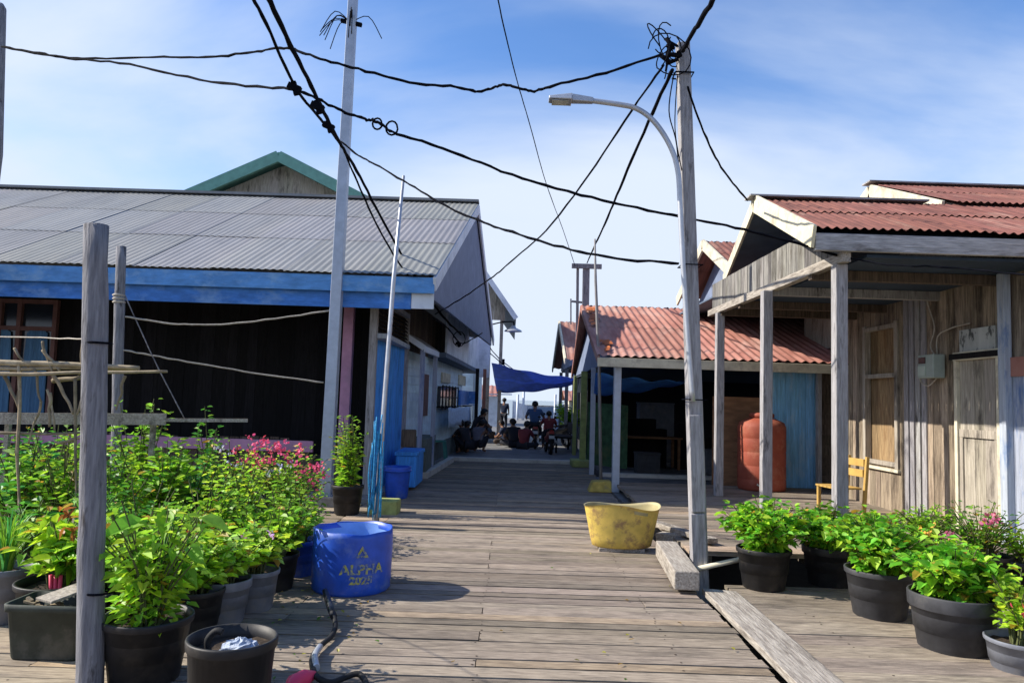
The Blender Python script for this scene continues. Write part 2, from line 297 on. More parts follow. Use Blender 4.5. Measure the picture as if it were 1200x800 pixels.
# ------------------------------------------------------------------ ground sheets and decks
def struct(mb, name, m, bevel=0): return tag(mb.build(name, m, None, bevel), kind='structure')
wt = MB(); wt.add([(-4000, -300, -1.3), (4000, -300, -1.3), (4000, 7000, -1.3), (-4000, 7000, -1.3)], [(0, 1, 2, 3)]); struct(wt, 'water', 'water')
wt = MB(); wt.add([(-25, -30, -1.05), (25, -30, -1.05), (25, 62, -1.05), (-25, 62, -1.05)], [(0, 1, 2, 3)]); struct(wt, 'under_deck_shade_sheet', 'deck_shade')  # dark sheet added to stand for the shade under the decks
def planks_x(mb, y0, y1, x0f, x1f, ztop, wmin=.12, wmax=.19, th=.045, tj=.27, ej=.0, hj=.003, seg=5):
    """cross planks along x from y0 to y1"""
    y = y0
    while y < y1:
        ww = random.uniform(wmin, wmax); gap = random.choice([.004, .005, .007, .011, .02]); a = y; b = min(y + ww - gap, y1)
        X0, X1 = x0f(y) + random.uniform(-ej, ej), x1f(y) + random.uniform(-ej, ej); cuts = [X0, X1]
        if random.random() < .42:
            js = [q for q in (-6.45, -4.15, -2.55, -.15, -1.45, 1.05, 2.25, 3.6, 4.9) if X0 + .5 < q < X1 - .5]
            if js: cuts = [X0, random.choice(js), X1]
        for ci in range(len(cuts) - 1):
            x0, x1 = cuts[ci] + (.003 if ci else 0), cuts[ci + 1] - (.003 if ci < len(cuts) - 2 else 0)
            z = ztop + random.uniform(-hj, hj); tilt = random.uniform(-.003, .003); t = jit(tj); cup = random.uniform(0, .0025)
            if random.random() < .06: t = tuple(c * q for c, q in zip(t, (1.45, 1.35, 1.2)))      # a newer replacement board
            vs = []; wob = [random.uniform(-.003, .003) for _ in range(seg + 1)]
            for i in range(seg + 1):
                x = x0 + (x1 - x0) * i / seg; k = wob[i]
                vs += [(x, a + k, z - th), (x, a + k, z - tilt), (x, (a + b) / 2, z - cup), (x, b + k, z + tilt), (x, b + k, z - th)]
            fs = []
            for i in range(seg):
                for q in range(4): fs.append((i * 5 + q, (i + 1) * 5 + q, (i + 1) * 5 + q + 1, i * 5 + q + 1))
                fs.append((i * 5 + 4, (i + 1) * 5 + 4, (i + 1) * 5, i * 5))
            fs += [(0, 1, 2, 3, 4), (seg * 5 + 4, seg * 5 + 3, seg * 5 + 2, seg * 5 + 1, seg * 5)]
            mb.add(vs, fs, t)
        x0, x1 = X0, X1; y += ww
        if b - a > .06:
            for jx in (-6.45, -4.15, -2.55, -1.45, -.15, 1.05, 2.25, 3.6, 4.9):
                if x0 + .02 < jx < x1 - .02:
                    for yy_ in (a + .03, b - .03):
                        if random.random() < .75: mb.disc((jx + random.uniform(-.02, .02), yy_ + random.uniform(-.008, .008), z + .0022), random.uniform(.005, .009), 7, (.16, .13, .12))
    return mb
walkL = lambda y: -1.98 if y < 10.6 else -1.72 + .02 * (y - 10.6)
walkR = lambda y: 1.55 if y < 7.2 else 1.6 + .025 * (y - 7.2)
d = planks_x(MB(), -4, 17.9, walkL, walkR, 0, ej=.02)
struct(d, 'boardwalk', 'deck')
d = planks_x(MB(), -4, 10.5, lambda y: -9.0, lambda y: -2.02, -.012, ej=.0, wmin=.14, wmax=.2); struct(d, 'garden_deck', 'deck_side')
d = planks_x(MB(), -4, 6.42, lambda y: 1.87, lambda y: 3.15, -.008, ej=.02, wmin=.2, wmax=.28); struct(d, 'potted_plant_deck', 'deck')
d = planks_x(MB(), -4, 6.42, lambda y: 3.18, lambda y: 9, -.055, ej=.0, wmin=.2, wmax=.3); struct(d, 'lower_side_deck', 'deck_side')
d = planks_x(MB(), 7.06, 12.84, lambda y: 1.72 + .02 * (y - 7), lambda y: 5.7, .15, ej=.02, wmin=.18, wmax=.26); 
for x in (1.85, 2.9, 4.0, 5.2):
    d.box((x, 7.1, .0), (x + .09, 11.2, .098), jit())
for x in (1.8, 3.3, 4.6): 
    for y in (7.3, 9.2): d.box((x, y, -1.4), (x + .11, y + .11, 0), jit())
struct(d, 'house_platform', 'deck')
# edge board, kerb beam and joists under the decks
b = MB()
b.hexa([(1.555, -4, -.02), (1.865, -4, -.02), (1.865, 6.1, -.02), (1.6, 6.15, -.02), (1.555, -4, .028), (1.865, -4, .024), (1.865, 6.1, .026), (1.6, 6.15, .028)])
struct(b, 'edge_board', 'beam', .006)
b = MB()
for x in (-6.5, -4.2, -2.6, -1.5, -.2, 1.0, 2.2): b.box((x, -4, -.2), (x + .1, 6 if x > 1.8 else (10.4 if x < -2 else 17.8), -.06), (.5, .5, .5))
for y in (0, 3, 6, 9, 12, 15):
    for x in (-4.1, -1.4, 1.1): b.tube([(x, y, -1.6), (x, y, -.2)], .07, 8, (.5, .5, .5))
struct(b, 'deck_joists', 'beam')
# far concrete deck beyond the step, with a pale kerb
b = MB(); b.box((-1.75, 18.15, -.25), (2.2, 60, .02)); b.box((-5, 18.15, -.25), (-1.752, 26, .015)); struct(b, 'far_deck', 'deck_far')
b = MB(); b.box((-1.52, 17.92, -.1), (1.92, 18.148, .085)); struct(b, 'step_kerb', 'kerbwhite', .01)
# left landing in front of the pale blue house, with kerb rail
b = MB(); b.hexa([(-9, 10.52, -.2), (-1.9, 10.52, -.2), (-1.5, 18.14, -.2), (-9, 18.14, -.2), (-9, 10.52, .05), (-1.9, 10.52, .05), (-1.55, 18.14, .05), (-9, 18.14, .05)]); struct(b, 'house_landing', 'concrete')
b = MB(); p, q = G(497, 557, .05), G(534, 533, .1); b.bar((p.x, p.y, .05), (q.x - .03, q.y - 1.0, .07), .13, .12); struct(b, 'kerb_rail', 'kerbwhite', .01)
b = MB(); b.box((1.75, 11.32, -.2), (7.5, 15.0, .02)); struct(b, 'shed_porch_floor', 'deck_far')
b = MB(); b.box((2.0, 15.25, -.2), (12, 22, .0)); struct(b, 'shed_floor', 'deck_far')
b = MB(); b.hexa([(1.9, 15.02, -.1), (7.5, 15.02, -.1), (7.5, 15.24, -.1), (1.9, 15.24, -.1), (1.9, 15.02, .09), (7.5, 15.02, .09), (7.5, 15.24, .09), (1.9, 15.24, .09)]); struct(b, 'threshold_beam', 'kerbwhite', .01)

# ------------------------------------------------------------------ left house: grey roof, blue fascia
gx = lambda y: -1.05 + .058 * (y - 10.9)          # gable line, slightly skewed along the walk
wx = lambda y: -2.1 + .058 * (y - 10.9)           # wall under the gable
YE, YR, YB = 10.4, 15.6, 20.6
HE, HR = P(300, 318, YE).z, P(300, 230, YR).z
lh = thing('wooden_house', 'long low wooden house with grey metal roof, blue fascia boards and dark open front', 'house', (-6, 14, 0))
r = MB(); corrug(r, (-16, YE - .12, HE), (gx(YE) - .02, YE - .12, HE), (-16, YR, HR), (gx(YR) - .02, YR, HR), rows=3, pitch=.105, amp=.008, sheet=1.05, tintj=.07, seg=4)
corrug(r, (-16, YB, HE), (gx(YB) - .02, YB, HE), (-16, YR, HR), (gx(YR) - .02, YR, HR), rows=2, pitch=.3, amp=.011, sheet=1.05)
rf = r.build('roof', 'roof_grey', lh)
r = MB(); r.bar((-16, YR, HR + .02), (gx(YR) - .02, YR, HR + .02), .3, .05); r.build('ridge_cap', 'roof_grey', rf)
f = MB(); f.box((-16, YE - .10, HE - .25), (gx(YE) - .03, YE - .07, HE - .025)); f.build('fascia_board', 'bluepaint', lh, .004)
f = MB(); f.box((-16, YE - .02, HE - .47), (gx(YE) - .36, YE + .01, HE - .21)); f.build('lower_fascia_board', 'bluepaint2', lh, .004)
f = MB(); f.box((gx(YE) - .355, YE - .02, HE - .46), (gx(YE) - .04, YE + .01, HE - .24)); f.build('fascia_end', 'paleblue', lh, .004)
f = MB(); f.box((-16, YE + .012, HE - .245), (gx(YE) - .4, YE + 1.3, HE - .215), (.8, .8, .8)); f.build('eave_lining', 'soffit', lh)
# front wall and porch
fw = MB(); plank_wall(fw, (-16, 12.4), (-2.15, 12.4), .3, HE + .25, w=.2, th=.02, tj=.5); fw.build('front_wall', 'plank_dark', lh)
fw = MB(); fw.box((-16, 11.15, .05), (-2.3, 12.38, .5)); fw.build('porch_floor', 'plank_mid', lh)
b = MB(); h0, h1 = P(280, 527, 11.1).z, P(280, 514, 11.1).z
b.box((-16, 11.08, h0), (-2.9, 11.12, h1)); b.build('porch_rail', 'pink', lh, .004)
b = MB(); x = -16
while x < -2.95:
    b.box((x, 11.125, .06), (x + .13, 11.15, h1 + random.uniform(-.01, .05)), jit(.3)); x += .15
b.build('picket_skirt', 'plank_mid', lh)
pt = P(404, 480, 11.25)
b = MB(); b.box((pt.x - .075, 11.2, .5), (pt.x + .075, 11.33, HE - .25)); b.build('porch_post', 'pink', lh, .006)
for px in (434,):
    q = P(px, 480, 11.1); b = MB(); b.box((q.x - .05, 11.05, .05), (q.x + .05, 11.15, HE - .3)); b.build('porch_post', 'post', lh, .006)
# front window with curtains
def fpt(px, py, y=12.34): return P(px, py, y)
a0, a1 = fpt(-40, 488), fpt(66, 352)
fr = MB(); yy = 12.33; z0, z1 = a0.z, a1.z
for (x0, x1, zA, zB) in ((a0.x, a1.x, z1 - .07, z1), (a0.x, a1.x, z0, z0 + .07), (a0.x, a1.x, z1 - .52, z1 - .45)): fr.box((x0, yy - .05, zA), (x1, yy + .03, zB))
for px in (-38, -2, 21, 63):
    q = fpt(px, 420); fr.box((q.x - .035, yy - .056, z0 + .002), (q.x + .035, yy + .024, z1 - .002))
wf = fr.build('window', 'frame_brown', lh)
g = MB(); g.box((a0.x + .03, yy + .012, z0 + .03), (a1.x - .03, yy + .02, z1 - .03)); g.build('window_pane', 'glass', wf)
for (pa, pb) in ((-30, 14), (26, 56)):
    xa, xb = fpt(pa, 440).x, fpt(pb, 440).x; c = MB(); n = 26; vs = []
    for row, (zt, pin) in enumerate(((z1 - .55, .8), (z1 - .9, .9), (z0 + .1, 1.0))):
        for i in range(n + 1):
            u = i / n; x = (xa + xb) / 2 + (u - .5) * (xb - xa) * pin; vs.append((x, yy - .02 + .018 * math.sin(i * 1.7) , zt + (.08 * math.sin(u * math.pi) if row == 0 else 0)))
    c.add(vs, [(rw * (n + 1) + i, rw * (n + 1) + i + 1, (rw + 1) * (n + 1) + i + 1, (rw + 1) * (n + 1) + i) for rw in range(2) for i in range(n)], (1, 1, 1), True)
    c.build('curtain', 'curtain', wf)
# gable towards the walk (slate cladding, hangs below the eave)
hb = P(535, 386, 15).z
gb = MB(); ys = [YE + .05, YE + .1, YR, YB - .05]; 
poly = [(gx(YE) - .08, YE + .03, hb + .02), (gx(YB) - .08, YB, hb + .1), (gx(YB) - .08, YB, HE - .05), (gx(YR) - .08, YR, HR - .06), (gx(YE) - .08, YE + .03, HE - .05)]
gb.prism(poly, (-.05, 0, 0)); gb.build('gable_wall', 'gable_grey', lh)
bb = MB()
bb.bar((gx(YE) - .03, YE - .1, HE - .12), (gx(YR) - .03, YR, HR - .12), .04, .2)
bb.bar((gx(YB) - .03, YB + .1, HE - .12), (gx(YR) - .03, YR + .02, HR - .12), .04, .2); bb.build('bargeboard', 'paleblue', lh, .004)
# side wall under the gable: planks above, blue section, clapboard section
sw = MB(); plank_wall(sw, (wx(10.95), 10.95), (wx(20.2), 20.2), 2.35, lambda t: HE + .1, w=.2, th=.02, tj=.3); sw.build('side_wall_upper', 'plank_mid', lh)
sw = MB(); plank_wall(sw, (wx(11.05) + .012, 11.05), (wx(13.35) + .012, 13.35), .05, 2.34, w=.3, th=.02, tj=.1); bw = sw.build('blue_side_wall', 'bluewall', lh)
sw = MB(); sw.box((wx(11.1) - .02, 11.0, 2.345), (wx(13.3) + .12, 13.4, 2.42)); 
sw.box((wx(11) - .06, 11.0, 2.9), (wx(13.3) + .1, 13.4, 2.97)); sw.build('transom_frame', 'palewash', lh, .004)
sw = MB()
for k in range(7): sw.bar((wx(11.1) + .07, 11.08, 2.46 + k * .063), (wx(13.3) + .07, 13.32, 2.46 + k * .063), .05, .012, up=(1, 0, .8))
sw.build('louvre', 'plank_dark', lh)
for yb in (11.0, 13.4):
    sw = MB(); sw.box((wx(yb) - .02, yb - .06, .05), (wx(yb) + .09, yb + .06, 3.0)); sw.build('corner_post', 'post', lh, .005)
cw = MB(); clap_wall(cw, (wx(13.5) + .0, 13.5), (wx(22) + .0, 22), .45, 2.5, w=.16); cl = cw.build('clapboard_wall', 'lightblue', lh)
cw = MB(); cw.hexa([(wx(13.5) - .1, 13.47, .0), (wx(13.5) + .06, 13.47, .0), (wx(22) + .06, 22, .0), (wx(22) - .1, 22, .0), (wx(13.5) - .1, 13.47, .448), (wx(13.5) + .06, 13.47, .448), (wx(22) + .06, 22, .448), (wx(22) - .1, 22, .448)]); cw.build('plinth', 'step_conc', lh)
cw = MB(); cw.box((wx(22) - 6, 22.02, 0), (wx(22) + .02, 22.08, 2.6)); cw.build('end_wall', 'paleblue', lh)
# lean-to canopy over the side door
cn = MB(); cA, cB = P(474, 386, 13.45), P(501, 408, 13.9)
cn.hexa([(cA.x - .1, 13.42, cA.z), (cB.x, 13.42, cB.z), (cB.x + .09, 15.0, cB.z), (cA.x - .0, 15.0, cA.z), (cA.x - .1, 13.42, cA.z + .03), (cB.x, 13.42, cB.z + .03), (cB.x + .09, 15.0, cB.z + .03), (cA.x, 15.0, cA.z + .03)]); cnp = cn.build('door_canopy', 'roof_grey', lh)
cn = MB(); cn.bar((cA.x - .1, 13.40, cA.z - .03), (cB.x, 13.40, cB.z - .03), .04, .1); cn.bar((cB.x + .01, 13.42, cB.z - .05), (cB.x + .1, 15.0, cB.z - .05), .04, .1); cn.build('canopy_edge', 'paleblue', cnp)
for yv in (13.5, 14.95):
    cn = MB(); cn.bar((cB.x - .04 + .058 * (yv - 13.4), yv, .05), (cB.x - .04 + .058 * (yv - 13.4), yv, cB.z - .06), .08, .08, tint=(.9, .9, 1)); cn.build('canopy_post', 'palewash', lh)
# side windows: a grille and a blue shutter, small panes above
def side_pt(px, py):   # ray to side wall plane
    d_ = ray(px, py); t = (-2.08 + .058 * (0 - 10.9)) / (d_.x - .058 * d_.y); return EYE + d_ * t
for (p0, p1, mt, nm) in (((513, 452), (531, 477), 'black', 'window_grille'), ((537, 457), (547, 474), 'bluepaint2', 'window_shutter')):
    a, c = side_pt(*p0), side_pt(*p1); q = MB(); yA, yB = sorted((a.y, c.y)); zA, zB = sorted((a.z, c.z))
    W = lambda y, o: wx(y) + o
    if nm == 'window_grille':
        q.hexa([(W(yA, .03), yA, zA), (W(yA, .10), yA, zA), (W(yB, .10), yB, zA), (W(yB, .03), yB, zA), (W(yA, .03), yA, zB), (W(yA, .10), yA, zB), (W(yB, .10), yB, zB), (W(yB, .03), yB, zB)]); o = q.build('window', 'glass', lh)
        q = MB()
        for k in range(6):
            yv = yA + (yB - yA) * k / 5; q.bar((W(yv, .14), yv, zA - .03), (W(yv, .14), yv, zB + .03), .03)
        for zv in (zA, (zA + zB) / 2, zB): q.bar((W(yA, .145), yA, zv), (W(yB, .145), yB, zv), .025)
        q.build('grille', 'black', o)
    else:
        q.hexa([(W(yA, .03), yA, zA), (W(yA, .08), yA, zA), (W(yB, .08), yB, zA), (W(yB, .03), yB, zA), (W(yA, .03), yA, zB), (W(yA, .08), yA, zB), (W(yB, .08), yB, zB), (W(yB, .03), yB, zB)]); o = q.build('window_shutter', mt, lh)
        q = MB(); q.bar((W(yB, .02), yB + .02, zA), (W(yB, .35), yB + .28, zA), .02); q.hexa([(W(yB, .05), yB + .03, zA + .03), (W(yB, .35), yB + .2, zA + .03), (W(yB, .35), yB + .23, zA + .03), (W(yB, .05), yB + .06, zA + .03), (W(yB, .05), yB + .03, zB), (W(yB, .35), yB + .2, zB), (W(yB, .35), yB + .23, zB), (W(yB, .05), yB + .06, zB)]); q.build('shutter_leaf', mt, lh)
for (p0, p1) in (((517, 436), (526, 449)), ((537, 439), (544, 452))):
    a, c = side_pt(*p0), side_pt(*p1); q = MB(); yA, yB = sorted((a.y, c.y)); zA, zB = sorted((a.z, c.z))
    q.hexa([(wx(yA) + .02, yA, zA), (wx(yA) + .06, yA, zA), (wx(yB) + .06, yB, zA), (wx(yB) + .02, yB, zA), (wx(yA) + .02, yA, zB), (wx(yA) + .06, yA, zB), (wx(yB) + .06, yB, zB), (wx(yB) + .02, yB, zB)]); q.build('vent_panel', 'cream', lh)
a, c = side_pt(495, 438), side_pt(499, 470); q = MB(); q.hexa([(wx(a.y) + .02, a.y, c.z - .3), (wx(a.y) + .07, a.y, c.z - .3), (wx(c.y) + .07, c.y, c.z - .3), (wx(c.y) + .02, c.y, c.z - .3), (wx(a.y) + .02, a.y, a.z), (wx(a.y) + .07, a.y, a.z), (wx(c.y) + .07, c.y, a.z), (wx(c.y) + .02, c.y, a.z)]); q.build('side_door', 'frame_brown', lh)
# ------------------------------------------------------------------ concrete steps, box and bits on the landing
st = thing('concrete_steps', 'damp grey green concrete steps against the pale blue clapboard wall', 'steps', (-1.85, 14.6, .05))
b = MB()
b.box((wx(14.2) + .07, 13.9, .05), (wx(14.2) + .38, 15.6, .72)); b.build('upper_step', 'step_conc', st, .01)
b = MB(); b.box((wx(14.2) + .07, 13.45, .05), (wx(14.2) + .32, 13.89, .38)); b.build('lower_step', 'step_conc', st, .01)
tb = thing('plastic_stool', 'teal green plastic stool standing beside the concrete steps', 'stool', (-1.1, 14.0, .05))
b = MB(); 
c = G(513, 539, .05); tb.location = V((c.x, c.y, .05)); z = .05
b.prism([(c.x - .17, c.y - .17, .47), (c.x + .17, c.y - .17, .47), (c.x + .17, c.y + .17, .47), (c.x - .17, c.y + .17, .47)], (0, 0, .04)); b.build('seat', 'teal', tb, .01)
for sx in (-1, 1):
    for sy in (-1, 1):
        b = MB(); b.bar((c.x + sx * .19, c.y + sy * .19, .05), (c.x + sx * .14, c.y + sy * .14, .47), .06, .05); b.build('leg', 'teal', tb)
# ------------------------------------------------------------------ house with the jettied balcony behind
jh = thing('two_storey_house', 'pale two storey house with overhanging balcony behind the long grey roofed house', 'house', (-3, 25, 0))
jx = lambda y: -1.42 + .05 * (y - 16)
b = MB(); b.hexa([(jx(16.2) - .05, 16.2, 2.47), (jx(16.2), 16.2, 2.47), (jx(24), 24, 2.42), (jx(24) - .05, 24, 2.42), (jx(16.2) - .05, 16.2, 3.35), (jx(16.2), 16.2, 3.35), (jx(24), 24, 3.45), (jx(24) - .05, 24, 3.45)]); b.build('balcony_parapet', 'paleblue', jh)
b = MB(); b.hexa([(jx(15.9) - 1.2, 15.9, 2.36), (jx(15.9) + .02, 15.9, 2.36), (jx(24) + .02, 24.1, 2.3), (jx(24) - 2, 24.1, 2.3), (jx(15.9) - 1.2, 15.9, 2.46), (jx(15.9) + .02, 15.9, 2.46), (jx(24) + .02, 24.1, 2.40), (jx(24) - 2, 24.1, 2.40)]); b.build('balcony_floor', 'soffit', jh)
apx, eav = P(541, 276, 24.2), P(605, 369, 24.2)
b = MB(); b.prism([(apx.x, 24.2, apx.z), (eav.x, 24.2, eav.z), (eav.x, 24.2, eav.z - .10), (apx.x, 24.2, apx.z - .12)], (0, 9, 0)); b.prism([(apx.x, 24.2, apx.z), (apx.x, 24.2, apx.z - .12), (2 * apx.x - eav.x, 24.2, eav.z - .10), (2 * apx.x - eav.x, 24.2, eav.z)], (0, 9, 0)); b.build('roof', 'roof_grey', jh)
b = MB(); b.bar((apx.x, 24.16, apx.z - .12), (eav.x, 24.16, eav.z - .12), .05, .16, up=(0, 0, 1)); b.build('bargeboard', 'paleblue', jh)
gxr = P(591, 400, 24.8).x; hg = P(580, 375, 24.8).z
b = MB(); plank_wall(b, (-4.5, 24.8), (gxr, 24.8), hg, lambda t: apx.z - .2 - abs((-4.5 + t * (gxr + 4.5)) - apx.x) * (apx.z - eav.z) / (eav.x - apx.x), w=.22, th=.02, tj=.15); b.build('gable_wall', 'plank_grey', jh)
for px in (573, 587):
    q = P(px, 410, 24.9); b = MB(); b.bar((q.x, 24.9, .1), (q.x, 24.9, hg + .1), .11); b.build('balcony_post', 'beam', jh)
b = MB(); q0, q1 = P(560, 397, 23.6), P(568, 442, 23.6); b.box((q0.x, 23.58, q1.z), (q1.x + .14, 23.62, q0.z)); b.build('balcony_end_panel', 'paleblue', jh)
b = MB(); b.box((-5, 25.2, .1), (jx(24) - .25, 33, 3.0)); b.box((-5, 25.2, 3.002), (jx(24) - .5, 33, hg)); b.build('wall', 'lightblue', jh)
q = P(566, 500, 22.6); b = MB(); b.bar((q.x, 22.6, .1), (q.x, 22.6, 2.4), .1); b.build('red_post', 'roof_red', jh)
q = P(558, 500, 22.3); b = MB(); b.bar((q.x - .02, 22.4, .1), (q.x - .02, 22.4, 2.4), .1); b.build('porch_post', 'plank_dark', jh)
# bracket lamp on that house
p0, p1, p2 = P(561, 385, 24.3), P(585, 378, 24.3), P(601, 377, 24.3)
bl = thing('bracket_lamp', 'small hooded street lamp on a thin bracket under the far balcony', 'street lamp', p0)
b = MB(); b.tube(smooth_path([p0, p1, p2, p2 + V((.02, 0, -.14))], 4), .022, 6); b.build('bracket', 'wire', bl)
b = MB(); b.lathe(p2 + V((.02, 0, -.32)), [(.30, 0), (.26, .05), (.1, .12), (.06, .2), (.0, .2)], 14); b.build('lamp_hood', 'galv', bl)
# ------------------------------------------------------------------ green gabled house behind left roof
gA, gL, gR = P(327, 178, 27), P(212, 227, 27), P(452, 236, 27)
gh = thing('green_gabled_house', 'tall house with green bargeboards and plank gable rising behind the long grey roof', 'house', (gA.x, 29, 0))
slL = (gA.z - gL.z) / (gA.x - gL.x); ex = 1.0
eL = V((gL.x - ex, 27, gL.z - ex * slL)); eR = V((2 * gA.x - eL.x, 27, eL.z))
b = MB(); plank_wall(b, (eL.x + .6, 27.7), (eR.x - .6, 27.7), 0, lambda t: gA.z - .3 - abs(t - .5) * 2 * (gA.z - eL.z) * (1 - .6 / (gA.x - eL.x)), w=.3, th=.03, tj=.1); b.build('gable_wall', 'plank_grey', gh)
b = MB(); b.prism([(eL.x, 27, eL.z), gA, (eR.x, 27, eR.z), (eR.x, 27, eR.z - .1), gA - V((0, 0, .1)), (eL.x, 27, eL.z - .1)], (0, 7, 0)); b.build('roof', 'green', gh)
b = MB(); b.bar((eL.x, 26.95, eL.z - .17), (gA.x, 26.95, gA.z - .17), .06, .40); b.bar((gA.x, 26.952, gA.z - .172), (eR.x, 26.952, eR.z - .172), .06, .40); b.build('bargeboard', 'green', gh)
b = MB(); b.box((eL.x + .6, 27.75, 0), (eR.x - .6, 33, eL.z)); b.build('wall', 'plank_grey', gh)
# ------------------------------------------------------------------ right house: rusty verandah roof, plank wall
rh = thing('plank_house', 'weathered plank house with rusty red roof and a verandah on square posts', 'house', (6, 9, .15))
ye, yr, yf = 7.16, 9.3, 12.0
hR = P(875, 233, yr).z; hE = P(940, 270, ye).z; hF = P(843, 322, yf).z
Xa, Xb, Xc = P(938, 270, ye).x, P(876, 233, yr).x, P(843, 322, yf).x
def XGf(y): return Xa + (Xb - Xa) * (y - ye) / (yr - ye) if y < yr else Xb + (Xc - Xb) * (y - yr) / (yf - yr)
XG = Xb
r = MB(); corrug(r, (Xa + .12, ye - .08, hE), (15, ye - .08, hE), (Xb + .12, yr, hR), (15, yr, hR), rows=2, pitch=.09, amp=.012, sheet=.85, tintj=.14, seg=6, lap=.015)
corrug(r, (Xc + .12, yf, hF), (6.2, yf, hF), (Xb + .12, yr, hR), (6.2, yr, hR), rows=2, pitch=.09, amp=.012, sheet=.85, tintj=.12, seg=4)
rf = r.build('verandah_roof', 'roof_rust', rh)
r = MB(); r.bar((XG + .0, yr, hR + .02), (5.2, yr, hR + .02), .26, .022); r.build('ridge_cap', 'beamx', rf)
r = MB(); r.prism([(Xc + .14, yf, hF - .03), (6, yf, hF - .03), (6, yr, hR - .03), (Xb + .14, yr, hR - .03)], (0, 0, -.012)); r.prism([(Xa + .14, ye, hE - .03), (6, ye, hE - .03), (6, yr - .02, hR - .03), (Xb + .14, yr - .02, hR - .03)], (0, 0, -.012)); r.build('roof_lining', 'soffit', rf)
# main roof, higher, set back
XM = P(1040, 238, 10.6).x * .96
yR2 = 11.3; hR2 = P(1016, 216, yR2).z; XM = P(1016, 216, yR2).x
r = MB(); y2 = 9.15; h2 = hR + .0
corrug(r, (XM + .1, y2, h2), (16, y2, h2), (XM + .1, yR2, hR2), (16, yR2, hR2), rows=2, pitch=.09, amp=.012, sheet=.85, tintj=.16, seg=6)
corrug(r, (XM + .1, 14.6, hR2 - 1.3), (16, 14.6, hR2 - 1.3), (XM + .1, yR2, hR2), (16, yR2, hR2), rows=2, pitch=.2, amp=.012, sheet=.85, tintj=.12, seg=3)
r.build('main_roof', 'roof_rust', rh)
r = MB(); r.bar((XM - .02, yR2, hR2 + .02), (16, yR2, hR2 + .02), .26, .022); r.build('ridge_cap', 'beamx', rh)
b = MB(); b.bar((XM + .05, y2 + .25, h2 - .04), (XM + .05, yR2 + .02, hR2 - .12), .04, .24); b.bar((XM + .05, 14.6, hR2 - 1.42), (XM + .05, yR2 + .02, hR2 - .12), .04, .22); b.build('main_bargeboard', 'cream', rh, .004)
b = MB(); b.prism([(XM + .25, y2, h2 - .05), (XM + .25, yR2, hR2 - .08), (XM + .25, 14.4, hR2 - 1.3), (XM + .25, 14.4, 2.6), (XM + .25, y2, 2.6)], (.04, 0, 0)); b.build('main_gable', 'plank_grey', rh)
# verandah gable: bargeboards and plank infill
b = MB(); b.bar((Xa + .09, ye - .1, hE - .08), (Xb + .09, yr - .03, hR - .07), .035, .22, tint=(1.1, 1.1, 1.05)); b.build('bargeboard', 'cream', rh, .004)
b = MB(); b.bar((Xc + .09, yf + .05, hF - .08), (Xb + .09, yr + .03, hR - .07), .035, .18); b.build('bargeboard', 'cream', rh, .004)
XP = 3.1; pys = (7.3, 9.1, 11.4); pxs = [P(984, 450, 7.3).x, P(898, 450, 9.1).x, P(843, 450, 11.4).x]; hP = [P(985, 298, 7.3).z, P(897, 331, 9.1).z, P(842, 355, 11.4).z]
print('POST', pxs, hP)
hp = sum(hP) / 3
def roof_h(y): return hE + (hR - hE) * (y - ye) / (yr - ye) if y < yr else hF + (hR - hF) * (yf - y) / (yf - yr)
b = MB(); plank_wall(b, (pxs[2] + .05, 11.95), (pxs[0] + .05, 7.2), hp - .02, lambda t: min(hp + .40, max(hp + .03, roof_h(11.95 + (7.2 - 11.95) * t) - .10)), w=.16, th=.02, tj=.35, hj=.0); b.build('gable_planks', 'plank_shaded', rh)
b = MB(); b.bar((pxs[0], 7.14, hp - .07), (pxs[2], 11.95, hp - .07), .09, .098); b.build('verandah_beam', 'beam', rh, .004)
b = MB(); b.box((Xa + .12, ye - .07, hE - .205), (15, ye - .02, hE - .035)); b.build('eave_fascia', 'beamx', rh, .005)
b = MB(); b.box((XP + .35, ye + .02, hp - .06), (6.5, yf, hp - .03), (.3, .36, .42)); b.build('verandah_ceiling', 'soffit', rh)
for yb in (7.9, 9.1, 10.4, 11.3):
    b = MB(); b.box((XP + .1, yb, hp - .17), (5.28, yb + .09, hp - .062), jit()); b.build('ceiling_joist', 'plank_mid' if yb != 9.1 else 'post', rh, .004)
for y, x in zip(pys, pxs):
    b = MB(); b.box((x - .06, y - .06, .0), (x + .06, y + .06, hp - .121)); b.build('verandah_post', 'post', rh, .008)
# long wall of the house, parallel to the walk
XW = 5.3
b = MB(); plank_wall(b, (XW, 11.6), (XW, 11.05), .0, 3.2, w=.17, tj=.3); plank_wall(b, (XW, 10.1), (XW, 4.0), .0, 3.35, w=.17, tj=.35); 
plank_wall(b, (XW, 11.05), (XW, 10.1), .0, P(1030, 540, 10.55).z, w=.16, tj=.3); plank_wall(b, (XW, 11.05), (XW, 10.1), P(1030, 385, 10.55).z, 3.2, w=.16, tj=.4)
b.build('plank_wall', 'plank', rh)
def wpt(px, py, X=XW):
    d_ = ray(px, py); return EYE + d_ * (X / d_.x)
# corner boards between window and door
for px in (1066, 1072, 1079, 1086):
    q = wpt(px, 450); b = MB(); b.box((XW - .045 - random.uniform(0, .02), q.y - .06, .0), (XW - .022, q.y + .04, 3.1), jit(.15)); b.build('corner_board', 'post', rh, .003)
